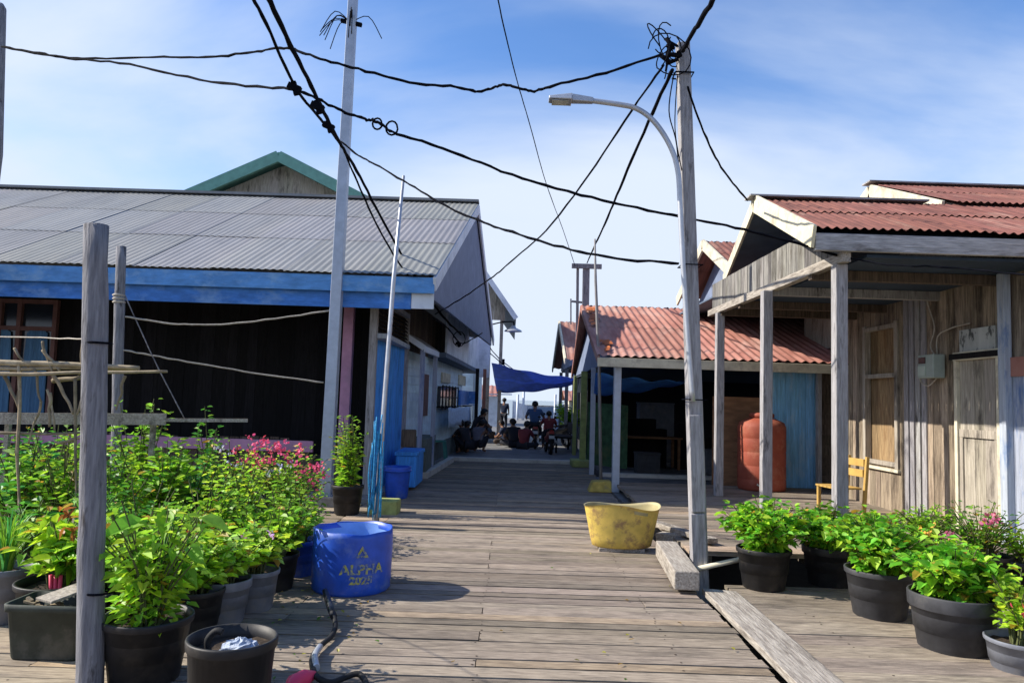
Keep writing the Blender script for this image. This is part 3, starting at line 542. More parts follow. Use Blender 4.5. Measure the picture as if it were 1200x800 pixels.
# boarded window with a bar frame
zA, zB = wpt(1030, 541).z, wpt(1030, 385).z; y0, y1 = 10.12, 11.03
w_ = MB()
for yv in (y0, y1): w_.box((XW - .06, yv - .04, zA - .06), (XW + .03, yv + .04, zB + .06))
for zv in (zA, zA + (zB - zA) * .64, zB): w_.box((XW - .055, y0 + .042, zv - .03), (XW + .02, y1 - .042, zv + .03))
wo = w_.build('window', 'plank_grey', rh, .004)
w_ = MB(); plank_wall(w_, (XW + .06, y1 - .03), (XW + .06, y0 + .03), zA, zB, w=.22, th=.02, tj=.35); w_.build('shutter_board', 'ochre', wo)
w_ = MB(); w_.box((XW - .07, y0 - .06, zA - .1), (XW - .0, y1 + .06, zA - .061)); w_.build('window_sill', 'cream', wo, .004)
# door
dl, dr = wpt(1131, 500).y, wpt(1178, 500).y; dT = wpt(1155, 421).z
dr, dl = sorted((dl, dr))
d_ = MB(); plank_wall(d_, (XW - .03, dl), (XW - .03, dr), .17, dT, w=.22, th=.02, tj=.12, gap=.003); do = d_.build('door', 'plank_grey', rh)
d_ = MB(); d_.box((XW - .10, dr - .06, dT), (XW - .05, dl + .06, dT + .10)); d_.box((XW - .095, dl, .16), (XW - .05, dl + .055, dT - .002)); d_.box((XW - .095, dr - .055, .16), (XW - .05, dr, dT - .002)); d_.build('door_frame', 'cream', do, .004)
d_ = MB(); hl = wpt(1150, 508).z
for zz_ in (hl, .28): d_.box((XW - .078, dr + .01, zz_ - .05), (XW - .051, dl - .01, zz_ + .04))
for yv in (dl - .07, dr + .01): d_.box((XW - .075, yv, .331), (XW - .051, yv + .06, hl - .051))
d_.build('door_rail', 'plank_grey', do, .003)
tA, tB = wpt(1155, 412).z, wpt(1155, 384).z
d_ = MB(); d_.box((XW - .07, dr + .03, tA), (XW - .05, dl - .03, tB)); d_.build('transom_pane', 'frost', do)
d_ = MB(); d_.box((XW - .11, dr - .1, tA - .07), (XW - .05, dl + .12, tA - .005)); d_.build('transom_sill', 'plank_dark', do)
# blue washed boards and post at the near end of the wall
q = wpt(1190, 500)
b = MB(); plank_wall(b, (XW - .03, dr - .1), (XW - .03, dr - .9), .0, wpt(1190, 437).z, w=.16, tj=.2); b.build('blue_washed_boards', 'palewash', rh)
b = MB(); b.box((XW - .14, q.y - .06, .0), (XW - .06, q.y + .05, 3.0)); b.build('wall_post', 'palewash', rh, .006)
a = wpt(1196, 430); b = MB(); b.box((XW - .08, a.y - .22, a.z - .1), (XW - .055, a.y + .05, a.z + .1)); b.build('red_plate', 'roof_red', rh)
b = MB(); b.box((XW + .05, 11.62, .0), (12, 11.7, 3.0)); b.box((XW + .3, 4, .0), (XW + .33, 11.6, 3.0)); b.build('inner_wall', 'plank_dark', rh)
# ------------------------------------------------------------------ electricity meter
q0, q1 = wpt(1094, 417), wpt(1113, 443)
mb_ = thing('electricity_meter', 'small grey green electricity meter box on the plank wall left of the door', 'meter box', (XW - .1, q0.y, q1.z))
b = MB(); yA, yB = sorted((q0.y, q1.y)); b.box((XW - .20, yA, q1.z), (XW - .05, yB, q0.z)); b.build('case', 'meter', mb_, .012)
b = MB(); b.box((XW - .213, yA + .16, q1.z + .03), (XW - .202, yB - .02, q1.z + .15), (1.3, 1.3, 1.25)); b.build('cover', 'meter', mb_)
b = MB(); b.box((XW - .21, yA + .16, q1.z + .18), (XW - .202, yB - .03, q0.z - .03)); b.build('dial_window', 'glass', mb_)
b = MB(); t = V((XW - .08, (yA + yB) / 2, q0.z))
b.tube(smooth_path([t, t + V((-.02, .06, .12)), t + V((.0, .0, .35)), t + V((-.03, .1, .7)), t + V((0, .05, 1.0))]), .009, 6)
b.tube(smooth_path([t + V((0, -.05, .0)), t + V((-.03, -.12, .22)), t + V((0, -.35, .30)), t + V((0, -.7, .32))]), .009, 6)
b.tube(smooth_path([V((XW - .1, yB + .03, q1.z + .1)), V((XW - .12, yB + .09, q1.z - .02)), V((XW - .1, yB - .05, q1.z - .09)), V((XW - .1, yA + .1, q1.z))]), .009, 6)
b.build('meter_cable', 'rope', mb_)
# ------------------------------------------------------------------ house just behind it, only its gable shows
nh = thing('neighbour_house', 'further small house with its dark gable peeping out behind the verandah gable', 'house', (7, 14.5, 0))
ya, yb_, yc = 12.5, 14.3, 16.5; XN = P(825, 285, yb_).x
hn, he = P(825, 283, yb_).z, P(789, 350, yc).z
r = MB(); corrug(r, (XN, ya, he), (9, ya, he), (XN, yb_, hn), (9, yb_, hn), rows=2, tintj=.12, pitch=.12); corrug(r, (XN, yc, he), (9, yc, he), (XN, yb_, hn), (9, yb_, hn), rows=2, tintj=.1, pitch=.2); r.build('roof', 'roof_rust', nh)
b = MB(); b.bar((XN - .02, ya, he - .06), (XN - .02, yb_, hn - .06), .04, .2); b.bar((XN - .02, yc, he - .06), (XN - .02, yb_, hn - .06), .04, .2); b.build('bargeboard', 'cream', nh)
b = MB(); b.prism([(XN + .35, ya, he - .35), (XN + .35, yc, he - .35), (XN + .35, yb_, hn - .1)], (.04, 0, 0)); b.build('gable_wall', 'gable_grey', nh)
b = MB(); b.box((XN + .02, ya, he - .36), (9, yc, he - .33)); b.build('ceiling', 'soffit', nh)
b = MB(); b.box((6.4, 13.2, 0), (9, 16.2, he - .37)); b.build('wall', 'plank_mid', nh)
# ------------------------------------------------------------------ open shed with the red corrugated roof
sh = thing('open_shed', 'open fronted shed with a bright red corrugated roof on pale posts beside the walk', 'shed', (4, 17, 0))
yE, yR_, yB_ = 12.4, 17.0, 21.4
eL, eR = P(700, 417, yE), P(979, 429, yE); rL = P(680, 358, yR_)
r = MB(); corrug(r, (eL.x, yE, eL.z), (9, yE, eL.z), (rL.x, yR_, rL.z), (9, yR_, rL.z), rows=2, pitch=.15, amp=.017, sheet=1.0, tintj=.12, seg=6)
corrug(r, (eL.x + .3, yB_, eL.z), (9, yB_, eL.z), (rL.x, yR_, rL.z), (9, yR_, rL.z), rows=2, pitch=.19, amp=.026, sheet=1.0, seg=3)
rf = r.build('roof', 'roof_red', sh)
for k in range(16):
    t = random.uniform(.02, .95); x = eL.x + (rL.x - eL.x) * t + random.uniform(.02, .18); y = yE + (yR_ - yE) * t; z = eL.z + (rL.z - eL.z) * t + .045
    sz = random.uniform(.08, .2); r = MB(); r.add([(x, y, z), (x + sz, y + .05, z + .03), (x + sz * .9, y + sz * 1.3, z + .03 + sz * .42), (x + .02, y + sz * 1.5, z + sz * .49)], [(0, 1, 2, 3)], jit(.3)); r.build('rust_flake', 'rust', rf)
b = MB(); b.bar((eL.x, yE - .03, eL.z - .1), (9, yE - .03, eL.z - .1), .04, .15); b.build('eave_fascia', 'cream', sh, .004)
b = MB(); b.bar((eL.x + .02, yE, eL.z - .06), (rL.x + .02, yR_, rL.z - .06), .04, .12); b.bar((eL.x + .32, yB_, eL.z - .06), (rL.x + .02, yR_, rL.z - .06), .04, .12); b.build('bargeboard', 'roof_red', sh)
b = MB(); b.prism([(eL.x + .28, yE + .2, eL.z - .05), (rL.x + .28, yR_, rL.z - .1), (eL.x + .4, yB_, eL.z - .05)], (.04, 0, 0)); b.build('gable_wall', 'gable_grey', sh)
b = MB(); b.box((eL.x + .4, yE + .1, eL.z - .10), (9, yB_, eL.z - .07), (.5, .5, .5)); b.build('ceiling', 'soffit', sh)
for (px, py) in ((722, 577),):
    q = G(px, py, .02); b = MB(); b.box((q.x - .06, yE + .1, .02), (q.x + .06, yE + .22, eL.z - .11)); b.build('front_post', 'whitepole', sh, .006)
for (px, yv, mt, w_) in ((695, 15.6, 'whitepole', .1), (684, 17.6, 'moss', .14), (674, 20.8, 'moss', .1)):
    q = P(px, 470, yv); b = MB(); b.box((q.x - w_ / 2, yv - w_ / 2, 0), (q.x + w_ / 2, yv + w_ / 2, eL.z - .05)); b.build('side_post', mt, sh, .006)
q = P(684, 540, 17.5); b = MB(); b.box((q.x - .3, 17.2, 0), (q.x + .12, 17.8, .16)); b.build('post_footing', 'moss', sh, .02)
b = MB(); q0 = P(687, 470, 17.4); q1 = P(722, 470, 16.4); b.hexa([(q0.x + .05, 17.6, .05), (q1.x + .3, 16.6, .05), (q1.x + .3, 16.63, .05), (q0.x + .05, 17.63, .05), (q0.x + .05, 17.6, 1.5), (q1.x + .3, 16.6, 1.45), (q1.x + .3, 16.63, 1.45), (q0.x + .05, 17.63, 1.5)]); b.build('mesh_screen', 'net', sh)
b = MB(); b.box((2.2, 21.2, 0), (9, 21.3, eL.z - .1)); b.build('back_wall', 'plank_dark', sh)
# blue plank room wall under the right part of the eave, brown partition
q0, q1 = P(902, 500, 12.86), P(958, 500, 12.86)
b = MB(); plank_wall(b, (q0.x, 12.88), (q1.x, 12.88), .05, eL.z - .12, w=.14, tj=.06, th=.02); b.build('blue_plank_wall', 'bluewash', sh)
q2 = P(962, 500, 12.6); q3 = P(985, 500, 12.6)
q1 = P(957, 500, 12.6); b = MB(); b.box((q1.x + .005, 12.56, .05), (q2.x, 12.66, eL.z - .11)); b.build('corner_post', 'post', sh)
b = MB(); clap_wall(b, (q2.x + .004, 12.66), (q3.x + 1.2, 12.66), .05, eL.z - .12, w=.17, tj=.3); b.build('plank_side_wall', 'plank_mid', sh)
q0, q1 = P(834, 500, 13.0), P(893, 466, 13.0)
b = MB(); b.box((q0.x, 12.93, .02), (q1.x + .1, 12.97, q1.z)); b.build('plywood_partition', 'ply', sh)
b = MB()
for k in range(9):
    x = random.uniform(2.4, 5.5); y = random.uniform(17, 20.5); h_ = random.uniform(.4, 1.3); b.box((x, y, 0), (x + random.uniform(.3, .8), y + .5, h_), (random.uniform(.3, 1.2),) * 3)
tag(b.build('stored_boxes', 'plank_dark'), 'dark clutter of boxes stacked at the back of the open shed', 'boxes', kind='stuff')
# second red shed further along
s2 = thing('far_shed', 'further shed with a small rusty roof and dark gable beyond the open red roofed shed', 'shed', (4, 26, 0))
ra, re = P(656, 377, 26.5), P(648, 432, 30)
r = MB(); hh = re.z; hr = ra.z; corrug(r, (ra.x, 23, hh), (9, 23, hh), (ra.x, 26.5, hr), (9, 26.5, hr), rows=2, pitch=.2, amp=.02); corrug(r, (ra.x, 30, hh), (9, 30, hh), (ra.x, 26.5, hr), (9, 26.5, hr), rows=1, pitch=.3, amp=.02); r.build('roof', 'roof_red', s2)
b = MB(); b.bar((ra.x - .02, 30, hh - .05), (ra.x - .02, 26.5, hr - .05), .05, .2); b.bar((ra.x - .02, 23, hh - .05), (ra.x - .02, 26.5, hr - .05), .05, .2); b.build('bargeboard', 'cream', s2)
b = MB(); b.prism([(ra.x + .3, 23.2, hh - .1), (ra.x + .3, 26.5, hr - .15), (ra.x + .3, 29.8, hh - .1)], (.05, 0, 0)); b.build('gable_wall', 'gable_grey', s2)
b = MB(); b.box((ra.x + .35, 23, hh - .15), (9, 30, hh - .1)); b.build('ceiling', 'soffit', s2)
b = MB(); b.box((ra.x + .9, 24, .1), (9, 29.5, hh - .16)); b.build('wall', 'plank_dark', s2)
for yv in (23.3, 26.5, 29.6):
    b = MB(); b.box((ra.x + .25, yv, .1), (ra.x + .37, yv + .12, hh - .151)); b.build('side_post', 'post', s2)
q = P(682, 455, 18.2); b = MB(); b.prism([(q.x - .12, 18.2, q.z - .1), (q.x + .14, 18.2, q.z - .1), (q.x + .1, 18.2, q.z + .22), (q.x - .06, 18.2, q.z + .24)], (0, .03, 0)); b.build('gable_scrap', 'cream', sh)
# ------------------------------------------------------------------ water tank
c = G(892, 577, .02); c = V((P(892.5, 520, 12.42).x, 12.42, .151))
tk = thing('water_tank', 'large orange plastic water tank under the shed eave beside the faded blue wall', 'water tank', c)
R = .385; prof = [(0, .0), (R * .96, 0), (R, .04)]
for k in range(4): z = .16 + k * .22; prof += [(R, z), (R - .004, z + .012), (R - .004, z + .03), (R, z + .042)]
tk.location = c + V((0, -.0, 0)); 
b = MB(); b.lathe(c, prof + [(R, 1.02), (R * .93, 1.10), (R * .55, 1.17), (0, 1.19)], 40); b.build('tank_body', 'tank', tk)
b = MB(); b.lathe(c + V((0, 0, 1.18)), [(0, 0), (.2, 0), (.2, .06), (.17, .08), (0, .085)], 24); b.build('tank_lid', 'tank', tk)
b = MB(); b.tube([c + V((-.2, -.38, .12)), c + V((-.06, -.42, .03)), c + V((.0, -.46, .02))], .014, 8); b.build('outlet_pipe', 'cream', tk)
# ------------------------------------------------------------------ yellow chair on the verandah
c = V((P(985, 560, 9.4).x, 9.4, .15)); ch = thing('wooden_chair', 'yellow wooden chair on the verandah behind the corner post', 'chair', c)
w_, dd, shh = .38, .36, .38
for sx in (-1, 1):
    b = MB(); b.bar(c + V((sx * w_ / 2, -dd / 2, 0)), c + V((sx * w_ / 2, -dd / 2, shh)), .04); b.build('leg', 'chair', ch, .004)
    b = MB(); b.bar(c + V((sx * w_ / 2, dd / 2, 0)), c + V((sx * w_ / 2, dd / 2 + .06, .78)), .04); b.build('leg', 'chair', ch, .004)
b = MB()
for k in range(5): b.box(c + V((-w_ / 2 - .03 + k * .088, -dd / 2 - .03, shh + .002)), c + V((-w_ / 2 + .05 + k * .088, dd / 2 - .03, shh + .025)), jit(.06))
b.build('seat', 'chair', ch, .003)
b = MB()
for z in (.53, .66): b.box(c + V((-w_ / 2 + .03, dd / 2 + .0 + (z - .4) * .1, z)), c + V((w_ / 2 - .03, dd / 2 + .022 + (z - .4) * .1, z + .09)))
b.build('backrest', 'chair', ch, .003)

ch.rotation_euler = (0, 0, math.radians(-82))

# things standing in the shed
for (lb, x, yv, w_, d_b, h_, mt) in (('dark lidded box standing on the shed floor behind the front post', 2.75, 16.0, .5, .4, .42, 'pot_grey'), ('low grey crate further right on the shed floor', 4.3, 16.4, .7, .5, .5, 'pot_pale'), ('tall grey cupboard at the back of the open shed', 3.4, 19.5, .9, .5, 1.5, 'pot_pale')):
    o = thing('storage_box', lb, 'box', (x, yv, 0)); b = MB(); b.box((x, yv, 0), (x + w_, yv + d_b, h_)); b.build('box_body', mt, o, .012)
    b = MB(); b.box((x - .015, yv - .015, h_ + .001), (x + w_ + .015, yv + d_b + .015, h_ + .04)); b.build('box_lid', mt, o, .008)
o = thing('table', 'dark wooden table standing inside the open shed', 'table', (3.2, 17.6, 0)); b = MB(); b.box((2.6, 17.2, .70), (4.0, 18.0, .74)); b.build('table_top', 'ply', o)
for (x, yv) in ((2.65, 17.25), (3.9, 17.25), (2.65, 17.9), (3.9, 17.9)):
    b = MB(); b.box((x, yv, 0), (x + .06, yv + .06, .699)); b.build('leg', 'ply', o)
# ------------------------------------------------------------------ poles
base = G(820, 683, -.05); ty = base.y
top = P(800, 52, ty)
lp = thing('utility_pole', 'tall square grey utility pole near the yellow tub, black cables tangled at its top', 'utility pole', (base.x, ty, -.05))
axis = lambda h: V((base.x + (top.x - base.x) * (h + .05) / (top.z + .05), ty, h))
b = MB(); b.bar(axis(-.4), axis(top.z), .135, .135, up=(0, 1, 0), w2=.112); b.build('pole', 'post', lp, .008)
b = MB(); hs_ = P(815, 486, ty).z; b.bar(axis(-.4) + V((-.018, -.085, 0)), axis(P(818, 600, ty).z) + V((-.018, -.085, 0)), .125, .035, up=(0, 1, 0)); b.bar(axis(P(818, 598, ty).z) + V((-.012, -.084, 0)), axis(hs_) + V((-.012, -.084, 0)), .12, .034, up=(0, 1, 0)); b.build('splice_board', 'post', lp, .006)
b = MB(); random.seed(5); c0 = P(783, 62, ty - .1)
for k in range(7):
    ang = random.uniform(0, 6.28); cc = c0 + V((random.uniform(-.10, .06), random.uniform(-.06, .05), random.uniform(-.08, .1))); rr = random.uniform(.06, .19); ax = V((random.uniform(-1, 1), random.uniform(-1, 1), random.uniform(-.6, .6))).normalized(); u = ax.orthogonal().normalized(); w2 = ax.cross(u)
    b.tube([cc + u * rr * math.cos(a / 14 * 6.28 * .85 + ang) + w2 * rr * math.sin(a / 14 * 6.28 * .85 + ang) * 1.3 for a in range(15)], .006, 5)
for k in range(10):
    q = c0 + V((random.uniform(-.02, .12), random.uniform(-.04, .02), random.uniform(-.14, .05))); b.tube([q, q + V((random.uniform(-.12, .06), random.uniform(-.05, .05), random.uniform(-.04, .1)))], random.uniform(.012, .022), 6)
b.build('cable_splices', 'wire', lp)
b = MB()
b.tube(smooth_path([P(790, 85, ty - .09), P(784, 130, ty - .09), P(793, 170, ty - .09), P(797, 235, ty - .09), P(800, 300, ty - .09)]), .006, 5)
b.tube(smooth_path([P(794, 88, ty - .09), P(791, 150, ty - .09), P(799, 200, ty - .09)]), .005, 5); b.build('drop_wire', 'wire', lp)
b = MB(); b.tube([axis(top.z - .3 - .0) + V((-.09, -.075, 0)), axis(top.z - .3) + V((.075, -.075, 0)), axis(top.z - .3) + V((.075, .075, 0)), axis(top.z - .3) + V((-.09, .075, 0)), axis(top.z - .3) + V((-.09, -.075, 0))], .008, 5)
for k in (1.55, 2.75): b.tube([axis(k) + V((-.09, -.11, 0)), axis(k) + V((.09, -.11, 0)), axis(k) + V((.085, .08, 0)), axis(k) + V((-.09, .08, 0)), axis(k) + V((-.09, -.11, 0))], .006, 5)
b.build('wire_binding', 'wire', lp)
# street lamp strapped to it
yl = ty - .10
sl_ = thing('street_lamp', 'curved galvanised street lamp arm strapped to the grey utility pole', 'street lamp', P(803, 420, yl))
pts = [P(812, 470, yl), P(805, 380, yl), P(800, 300, yl), P(797, 240, yl), P(795, 205, yl), P(789, 180, yl), P(778, 158, yl), P(763, 139, yl), P(745, 127, yl), P(725, 122.5, yl), P(692, 118, yl)]
b = MB(); b.tube(smooth_path(pts, 5), .024, 10); b.build('lamp_arm', 'galv', sl_)
h0, h1, h2, h3 = P(643, 116, yl), P(670, 117, yl), P(676, 117, yl), P(695, 118.5, yl)
b = MB(); wv = V((0, .09, 0)); up = V((0, 0, .028))
b.hexa([h0 - wv * .7 - up * .6, h0 + wv * .7 - up * .6, h1 + wv - up, h1 - wv - up, h0 - wv * .6 + up * .5, h0 + wv * .6 + up * .5, h1 + wv * .9 + up * 1.2, h1 - wv * .9 + up * 1.2]); hd = b.build('lamp_head', 'galv', sl_, .008)
b = MB(); b.box(h0 + V((.03, -.06, -.030)), h1 + V((-.03, .06, -.034))); b.build('lamp_lens', 'frost', hd)
b = MB(); b.hexa([h1 - wv * .5 - up * .8, h1 + wv * .5 - up * .8, h3 + wv * .35 - up * .7, h3 - wv * .35 - up * .7, h1 - wv * .5 + up * 1.5, h1 + wv * .5 + up * 1.5, h3 + wv * .35 + up * .9, h3 - wv * .35 + up * .9]); b.build('lamp_clamp', 'galv', sl_, .006)
# pale square steel pole, left of the walk
b0 = G(381, 590, 0); yp = b0.y; t0 = P(416, -40, yp)
wp = thing('steel_pole', 'pale square steel pole leaning right beside the green potted plants', 'pole', b0)
b = MB(); b.bar(b0 + V((0, 0, -.3)), t0, .165, .165, up=(0, 1, 0), w2=.12); b.build('pole', 'whitepole', wp, .006)
b = MB(); cst = P(411, 27, yp); b.bar(cst + V((-.14, 0, .03)), cst + V((.16, -.0, -.03)), .05, .05)
for k in range(11):
    a = random.uniform(0, 6.28); ln = random.uniform(.35, .62); dd = V((math.cos(a), math.sin(a) * .7, random.uniform(-.05, .5)))
    b.tube(smooth_path([cst, cst + dd * ln * .55 + V((0, 0, .03)), cst + dd * ln + V((0, 0, -ln * random.uniform(.3, .9)))], 4), .007, 5)
b.build('spike_collar', 'wire', wp)
b = MB(); b.box(b0 + V((-.22, -.2, -.05)), b0 + V((.22, .2, .12))); b.build('footing', 'concrete', wp, .015)
# near round weathered posts
def round_post(name, label, px, yv, pxt, pyt, r, mt, parts=None):
    bb = V((P(px, 700, yv).x, yv, -.3)); tt = P(pxt, pyt, yv)
    o = thing(name, label, 'post', (bb.x, yv, 0)); b = MB(); n = 14; pts = []; rs = []
    for i in range(n + 1):
        t = i / n; p = bb.lerp(tt, t); pts.append(p + V((random.uniform(-.004, .004), 0, 0))); rs.append(r * random.uniform(.95, 1.05) * (1.03 - .06 * t))
    b.tube(pts, rs, 14); b.build('post', mt, o); return o, bb, tt
o, pb, ptp = round_post('wooden_post', 'thick round grey wooden post in the left foreground', 116.5, 3.85, 113, 264, .062, 'darkpost')
b = MB(); 
for py in (693, 402):
    q = P(115.5, py, 3.85); b.lathe(q, [(.064, -.006), (.069, 0), (.064, .006)], 14)
b.build('wire_tie', 'wire', o)
o2, _, _ = round_post('wooden_post', 'thin splintered post leaning just behind the thick foreground post', 129, 8.8, 142, 289, .06, 'darkpost')
b = MB()
for py in (346, 350, 354): b.lathe(P(139.5, py, 8.8), [(.061, -.015), (.075, 0), (.061, .015)], 12)
b.build('rope_tie', 'rope', o2)
yL = 9.9; q = P(-2, 200, yL)
o3 = thing('utility_pole', 'dark round pole cut by the left picture edge with two cables tied to it', 'utility pole', (q.x - .05, yL, 0)); b = MB(); tt = P(0, 6, yL); b.tube([V((q.x - .26, yL, -.3)), P(-5, 180, yL), tt - V((.0, 0, .05)), tt + V((-.0, 0, .02))], [.11, .085, .08, .04], 12); b.build('pole', 'darkpost', o3)
# bamboo poles
q0, q1 = G(441, 612, 0), P(473, 206, G(441, 612, 0).y + .3)
bp = thing('bamboo_pole', 'slender leaning pole beside the blue side wall of the grey roofed house', 'pole', q0)
b = MB(); b.tube([q0, P(449, 490, q0.y + .1), P(461, 330, q0.y + .2), q1], [.034, .03, .027, .018], 8); b.build('pole', 'galv', bp)
b = MB()
for k in range(16):
    x = random.uniform(-.10, .05); s0 = P(436 + k * .9, 490 + random.uniform(-6, 30), q0.y - .05); e = V((s0.x + random.uniform(-.06, .05), s0.y + random.uniform(-.08, .05), random.uniform(.03, .2)))
    mid = s0.lerp(e, .5) + V((random.uniform(-.03, .03), random.uniform(-.03, .03), 0)); b.tube(smooth_path([s0, mid, e], 4), .008, 5, jit(.5))
b.build('rope_bundle', 'bluerope', bp)
q0 = G(704, 573, 0); bpole = thing('bamboo_pole', 'thin bamboo pole stuck in a yellow block by the red roofed shed', 'pole', q0)
b = MB(); b.tube([q0 + V((0, 0, .1)), P(702, 430, q0.y), P(698, 330, q0.y), P(697, 280, q0.y)], [.03, .028, .025, .016], 8); b.build('pole', 'bamboo', bpole)
b = MB(); qa = G(705, 577, 0); b.prism([(qa.x - .22, qa.y, 0), (qa.x + .22, qa.y, 0), (qa.x + .17, qa.y + .05, .19), (qa.x - .14, qa.y + .05, .17)], (0, .3, 0)); b.build('footing', 'yellow_block', bpole, .02)
q0 = G(450, 603, 0); b = MB(); b.box(q0 + V((-.22, 0, -.02)), q0 + V((.16, .35, .17))); 
tag(b.build('painted_block', 'moss', None, .02), 'mossy yellow concrete block at the edge of the walk behind the lettered blue drum', 'block')
# H-frame poles behind the red shed
hy = 22.5; hf = thing('power_line_frame', 'dark timber power line frame with a cross arm rising behind the red roofed shed', 'utility pole', P(686, 500, hy))
for (pa, pb, w_) in (((676, 500), (677, 313), .08), ((684, 500), (687, 310), .2)):
    a, c = P(*pa, hy), P(*pb, hy); a.z = -.3; b = MB(); b.bar(a, c, w_, w_, up=(0, 1, 0)); b.build('pole', 'darkpost', hf)
b = MB(); b.bar(P(670, 311.5, hy - .1), P(705, 312.5, hy - .1), .10, .14); b.build('cross_arm', 'darkpost', hf)
b = MB(); b.bar(P(670, 353, hy), P(688, 355, hy), .06, .06); b.bar(P(669, 350, hy), P(669, 380, hy), .04, .04); b.build('lower_arm', 'darkpost', hf)
# ------------------------------------------------------------------ cables
def cable(label, pts, r=.012, n=6, mt='wire', name='power_cable', cat='cable', group='overhead cables', k=6, twin=None, coils=None, knots=None, pre=None):
    pts = [P(px, py, y) for (px, py, y) in pts]; r *= .84; b = MB(); sp_ = smooth_path(pts, k); sp_ = [sp_[0]] + [p + V((0, random.uniform(-.5, .5), random.uniform(-.6, .6))) * r for p in sp_[1:-1]] + [sp_[-1]]; sp_ = ([V(pre), V(pre).lerp(sp_[0], .5), V(pre).lerp(sp_[0], .9)] if pre else []) + sp_; b.tube(sp_, [r * random.uniform(.88, 1.14) for _ in sp_], n)
    if twin:
        b.tube([p + V((random.uniform(-.01, .01), 0, twin * math.sin(i * 1.1) * random.uniform(.6, 1))) for i, p in enumerate(sp_)], r * .8, n)
    for c in coils or []:
        cc = P(*c[:3]); rr = c[3]; b.tube([cc + V((rr * math.cos(a / 12 * 6.28), .01 * a / 12, rr * 1.2 * math.sin(a / 12 * 6.28))) for a in range(13)], r * .8, 5)
    for c in knots or []:
        cc = P(*c); b.bar(cc + V((-.05, 0, .02)), cc + V((.05, 0, -.02)), .05, .05); b.bar(cc + V((-.01, 0, .05)), cc + V((.02, 0, -.06)), .035, .04)
    return tag(b.build(name, mt), label, cat, group)
cable('wavy black cable from the left edge pole past the steel pole to the utility pole', [(2, 55, 9.8), (50, 64, 9.3), (100, 68.5, 8.8), (180, 67, 8.0), (240, 67, 7.5), (290, 62, 7.1), (320, 57.5, 6.8), (345, 58.5, 6.65), (375, 69, 6.5), (420, 81, 6.5), (480, 96, 6.5), (535, 102.5, 6.5), (560, 107.5, 6.5), (578, 103, 6.5), (592, 99, 6.45), (610, 104, 6.4), (625, 107, 6.4), (650, 100, 6.3), (710, 85, 6.2), (775, 64, 6.15)], .013, twin=.010)
cable('black cable from the left edge pole dipping to the clamps on the thick bundle', [(2, 55, 9.8), (40, 61, 9.4), (80, 69, 9.0), (140, 74, 8.3), (220, 91, 7.4), (300, 102, 6.5), (345, 105, 6), (376, 118, 6.1), (400, 130, 6.2), (428, 140, 6.2), (438, 141, 6.2), (452, 150, 6.2), (465, 157, 6.2), (530, 178, 6.3), (600, 205, 6.5), (680, 228, 6.6), (760, 246, 6.8), (840, 262, 7.0), (905, 278, 7.1), (985, 300, 7.25)], .013, twin=.011, coils=[(442, 145, 6.2, .04), (459, 150, 6.2, .05)], knots=[(345, 103, 5.95)])
cable('thick black cable sweeping from overhead down past the steel pole to the far balcony', [(309, -14, 4.4), (330, 32, 5.0), (360, 92, 6), (383, 138, 7), (400, 170, 8), (418, 200, 9.2), (445, 252, 10.3), (475, 306, 11.5), (500, 345, 12.8), (520, 372, 14), (540, 392, 16)], .022, knots=[(372, 125, 6.0), (385, 148, 6.8)], pre=(-1.7, -5, 4.6))
cable('thinner black cable beside the thick one, ending at the corner of the blue fascia', [(290, -14, 4.4), (312, 28, 5.0), (345, 100, 6), (372, 135, 7), (392, 160, 8), (402, 175, 8.4), (415, 205, 8.9), (440, 260, 9.8), (462, 300, 10.4), (478, 322, 10.7)], .015, pre=(-1.8, -5, 4.6))
cable('thin black cable from the steel pole to the middle of the utility pole', [(400, 166, 9.0), (420, 182, 8.9), (440, 193, 8.6), (480, 216, 8), (520, 240, 7.6), (560, 258, 7.2), (600, 272, 6.8), (660, 290, 6.5), (720, 302, 6.3), (795, 309, 6.2)], .012, twin=.010)
cable('black cable descending left from the utility pole top to the slate gable', [(778, 76, 6.15), (740, 130, 6.6), (690, 205, 7.4), (640, 270, 8.5), (600, 305, 9.5), (578, 324, 10.3), (545, 347, 11.2), (510, 368, 12.1)], .012)
cable('thick black cable from the utility pole top down to the timber power line frame', [(788, 82, 6.15), (765, 132, 7), (735, 200, 9), (712, 255, 12), (696, 290, 16), (688, 308, 22.4)], .02)
cable('thick black cable coming from the upper right down to the utility pole top', [(846, -22, 4.6), (833, 5, 5.0), (815, 34, 5.6), (800, 60, 6.1)], .022, pre=(1.0, -5, 4.9))
cable('black cable from the utility pole down to the apex of the rusty verandah roof', [(806, 102, 6.2), (815, 130, 6.5), (835, 178, 7.2), (855, 210, 7.9), (876, 235, 8.8)], .013)
cable('thin faint wire dropping from the top of the picture to the timber frame', [(580, -20, 9), (590, 30, 10), (606, 95, 12), (622, 150, 14), (640, 215, 17), (660, 270, 20), (674, 312, 22.4)], .012, pre=(-.4, -5, 10))
cable('short cable under the slate gable looping towards the balcony', [(507, 372, 12.2), (525, 385, 13.5), (540, 402, 14.5), (552, 398, 15.5), (565, 390, 17)], .015, coils=[(538, 397, 14.3, .12)], knots=[(537, 403, 14.4)])
for i, (pts, lb) in enumerate((([(566, 395, 24), (585, 420, 25), (615, 440, 26), (650, 446, 27)], 'upper of the thin cables strung across the walk above the blue tarpaulin'), ([(570, 410, 24), (600, 435, 25), (630, 450, 26), (655, 443, 27)], 'lower of the thin cables strung across the walk above the blue tarpaulin'))):
    cable(lb, pts, .02, 5)
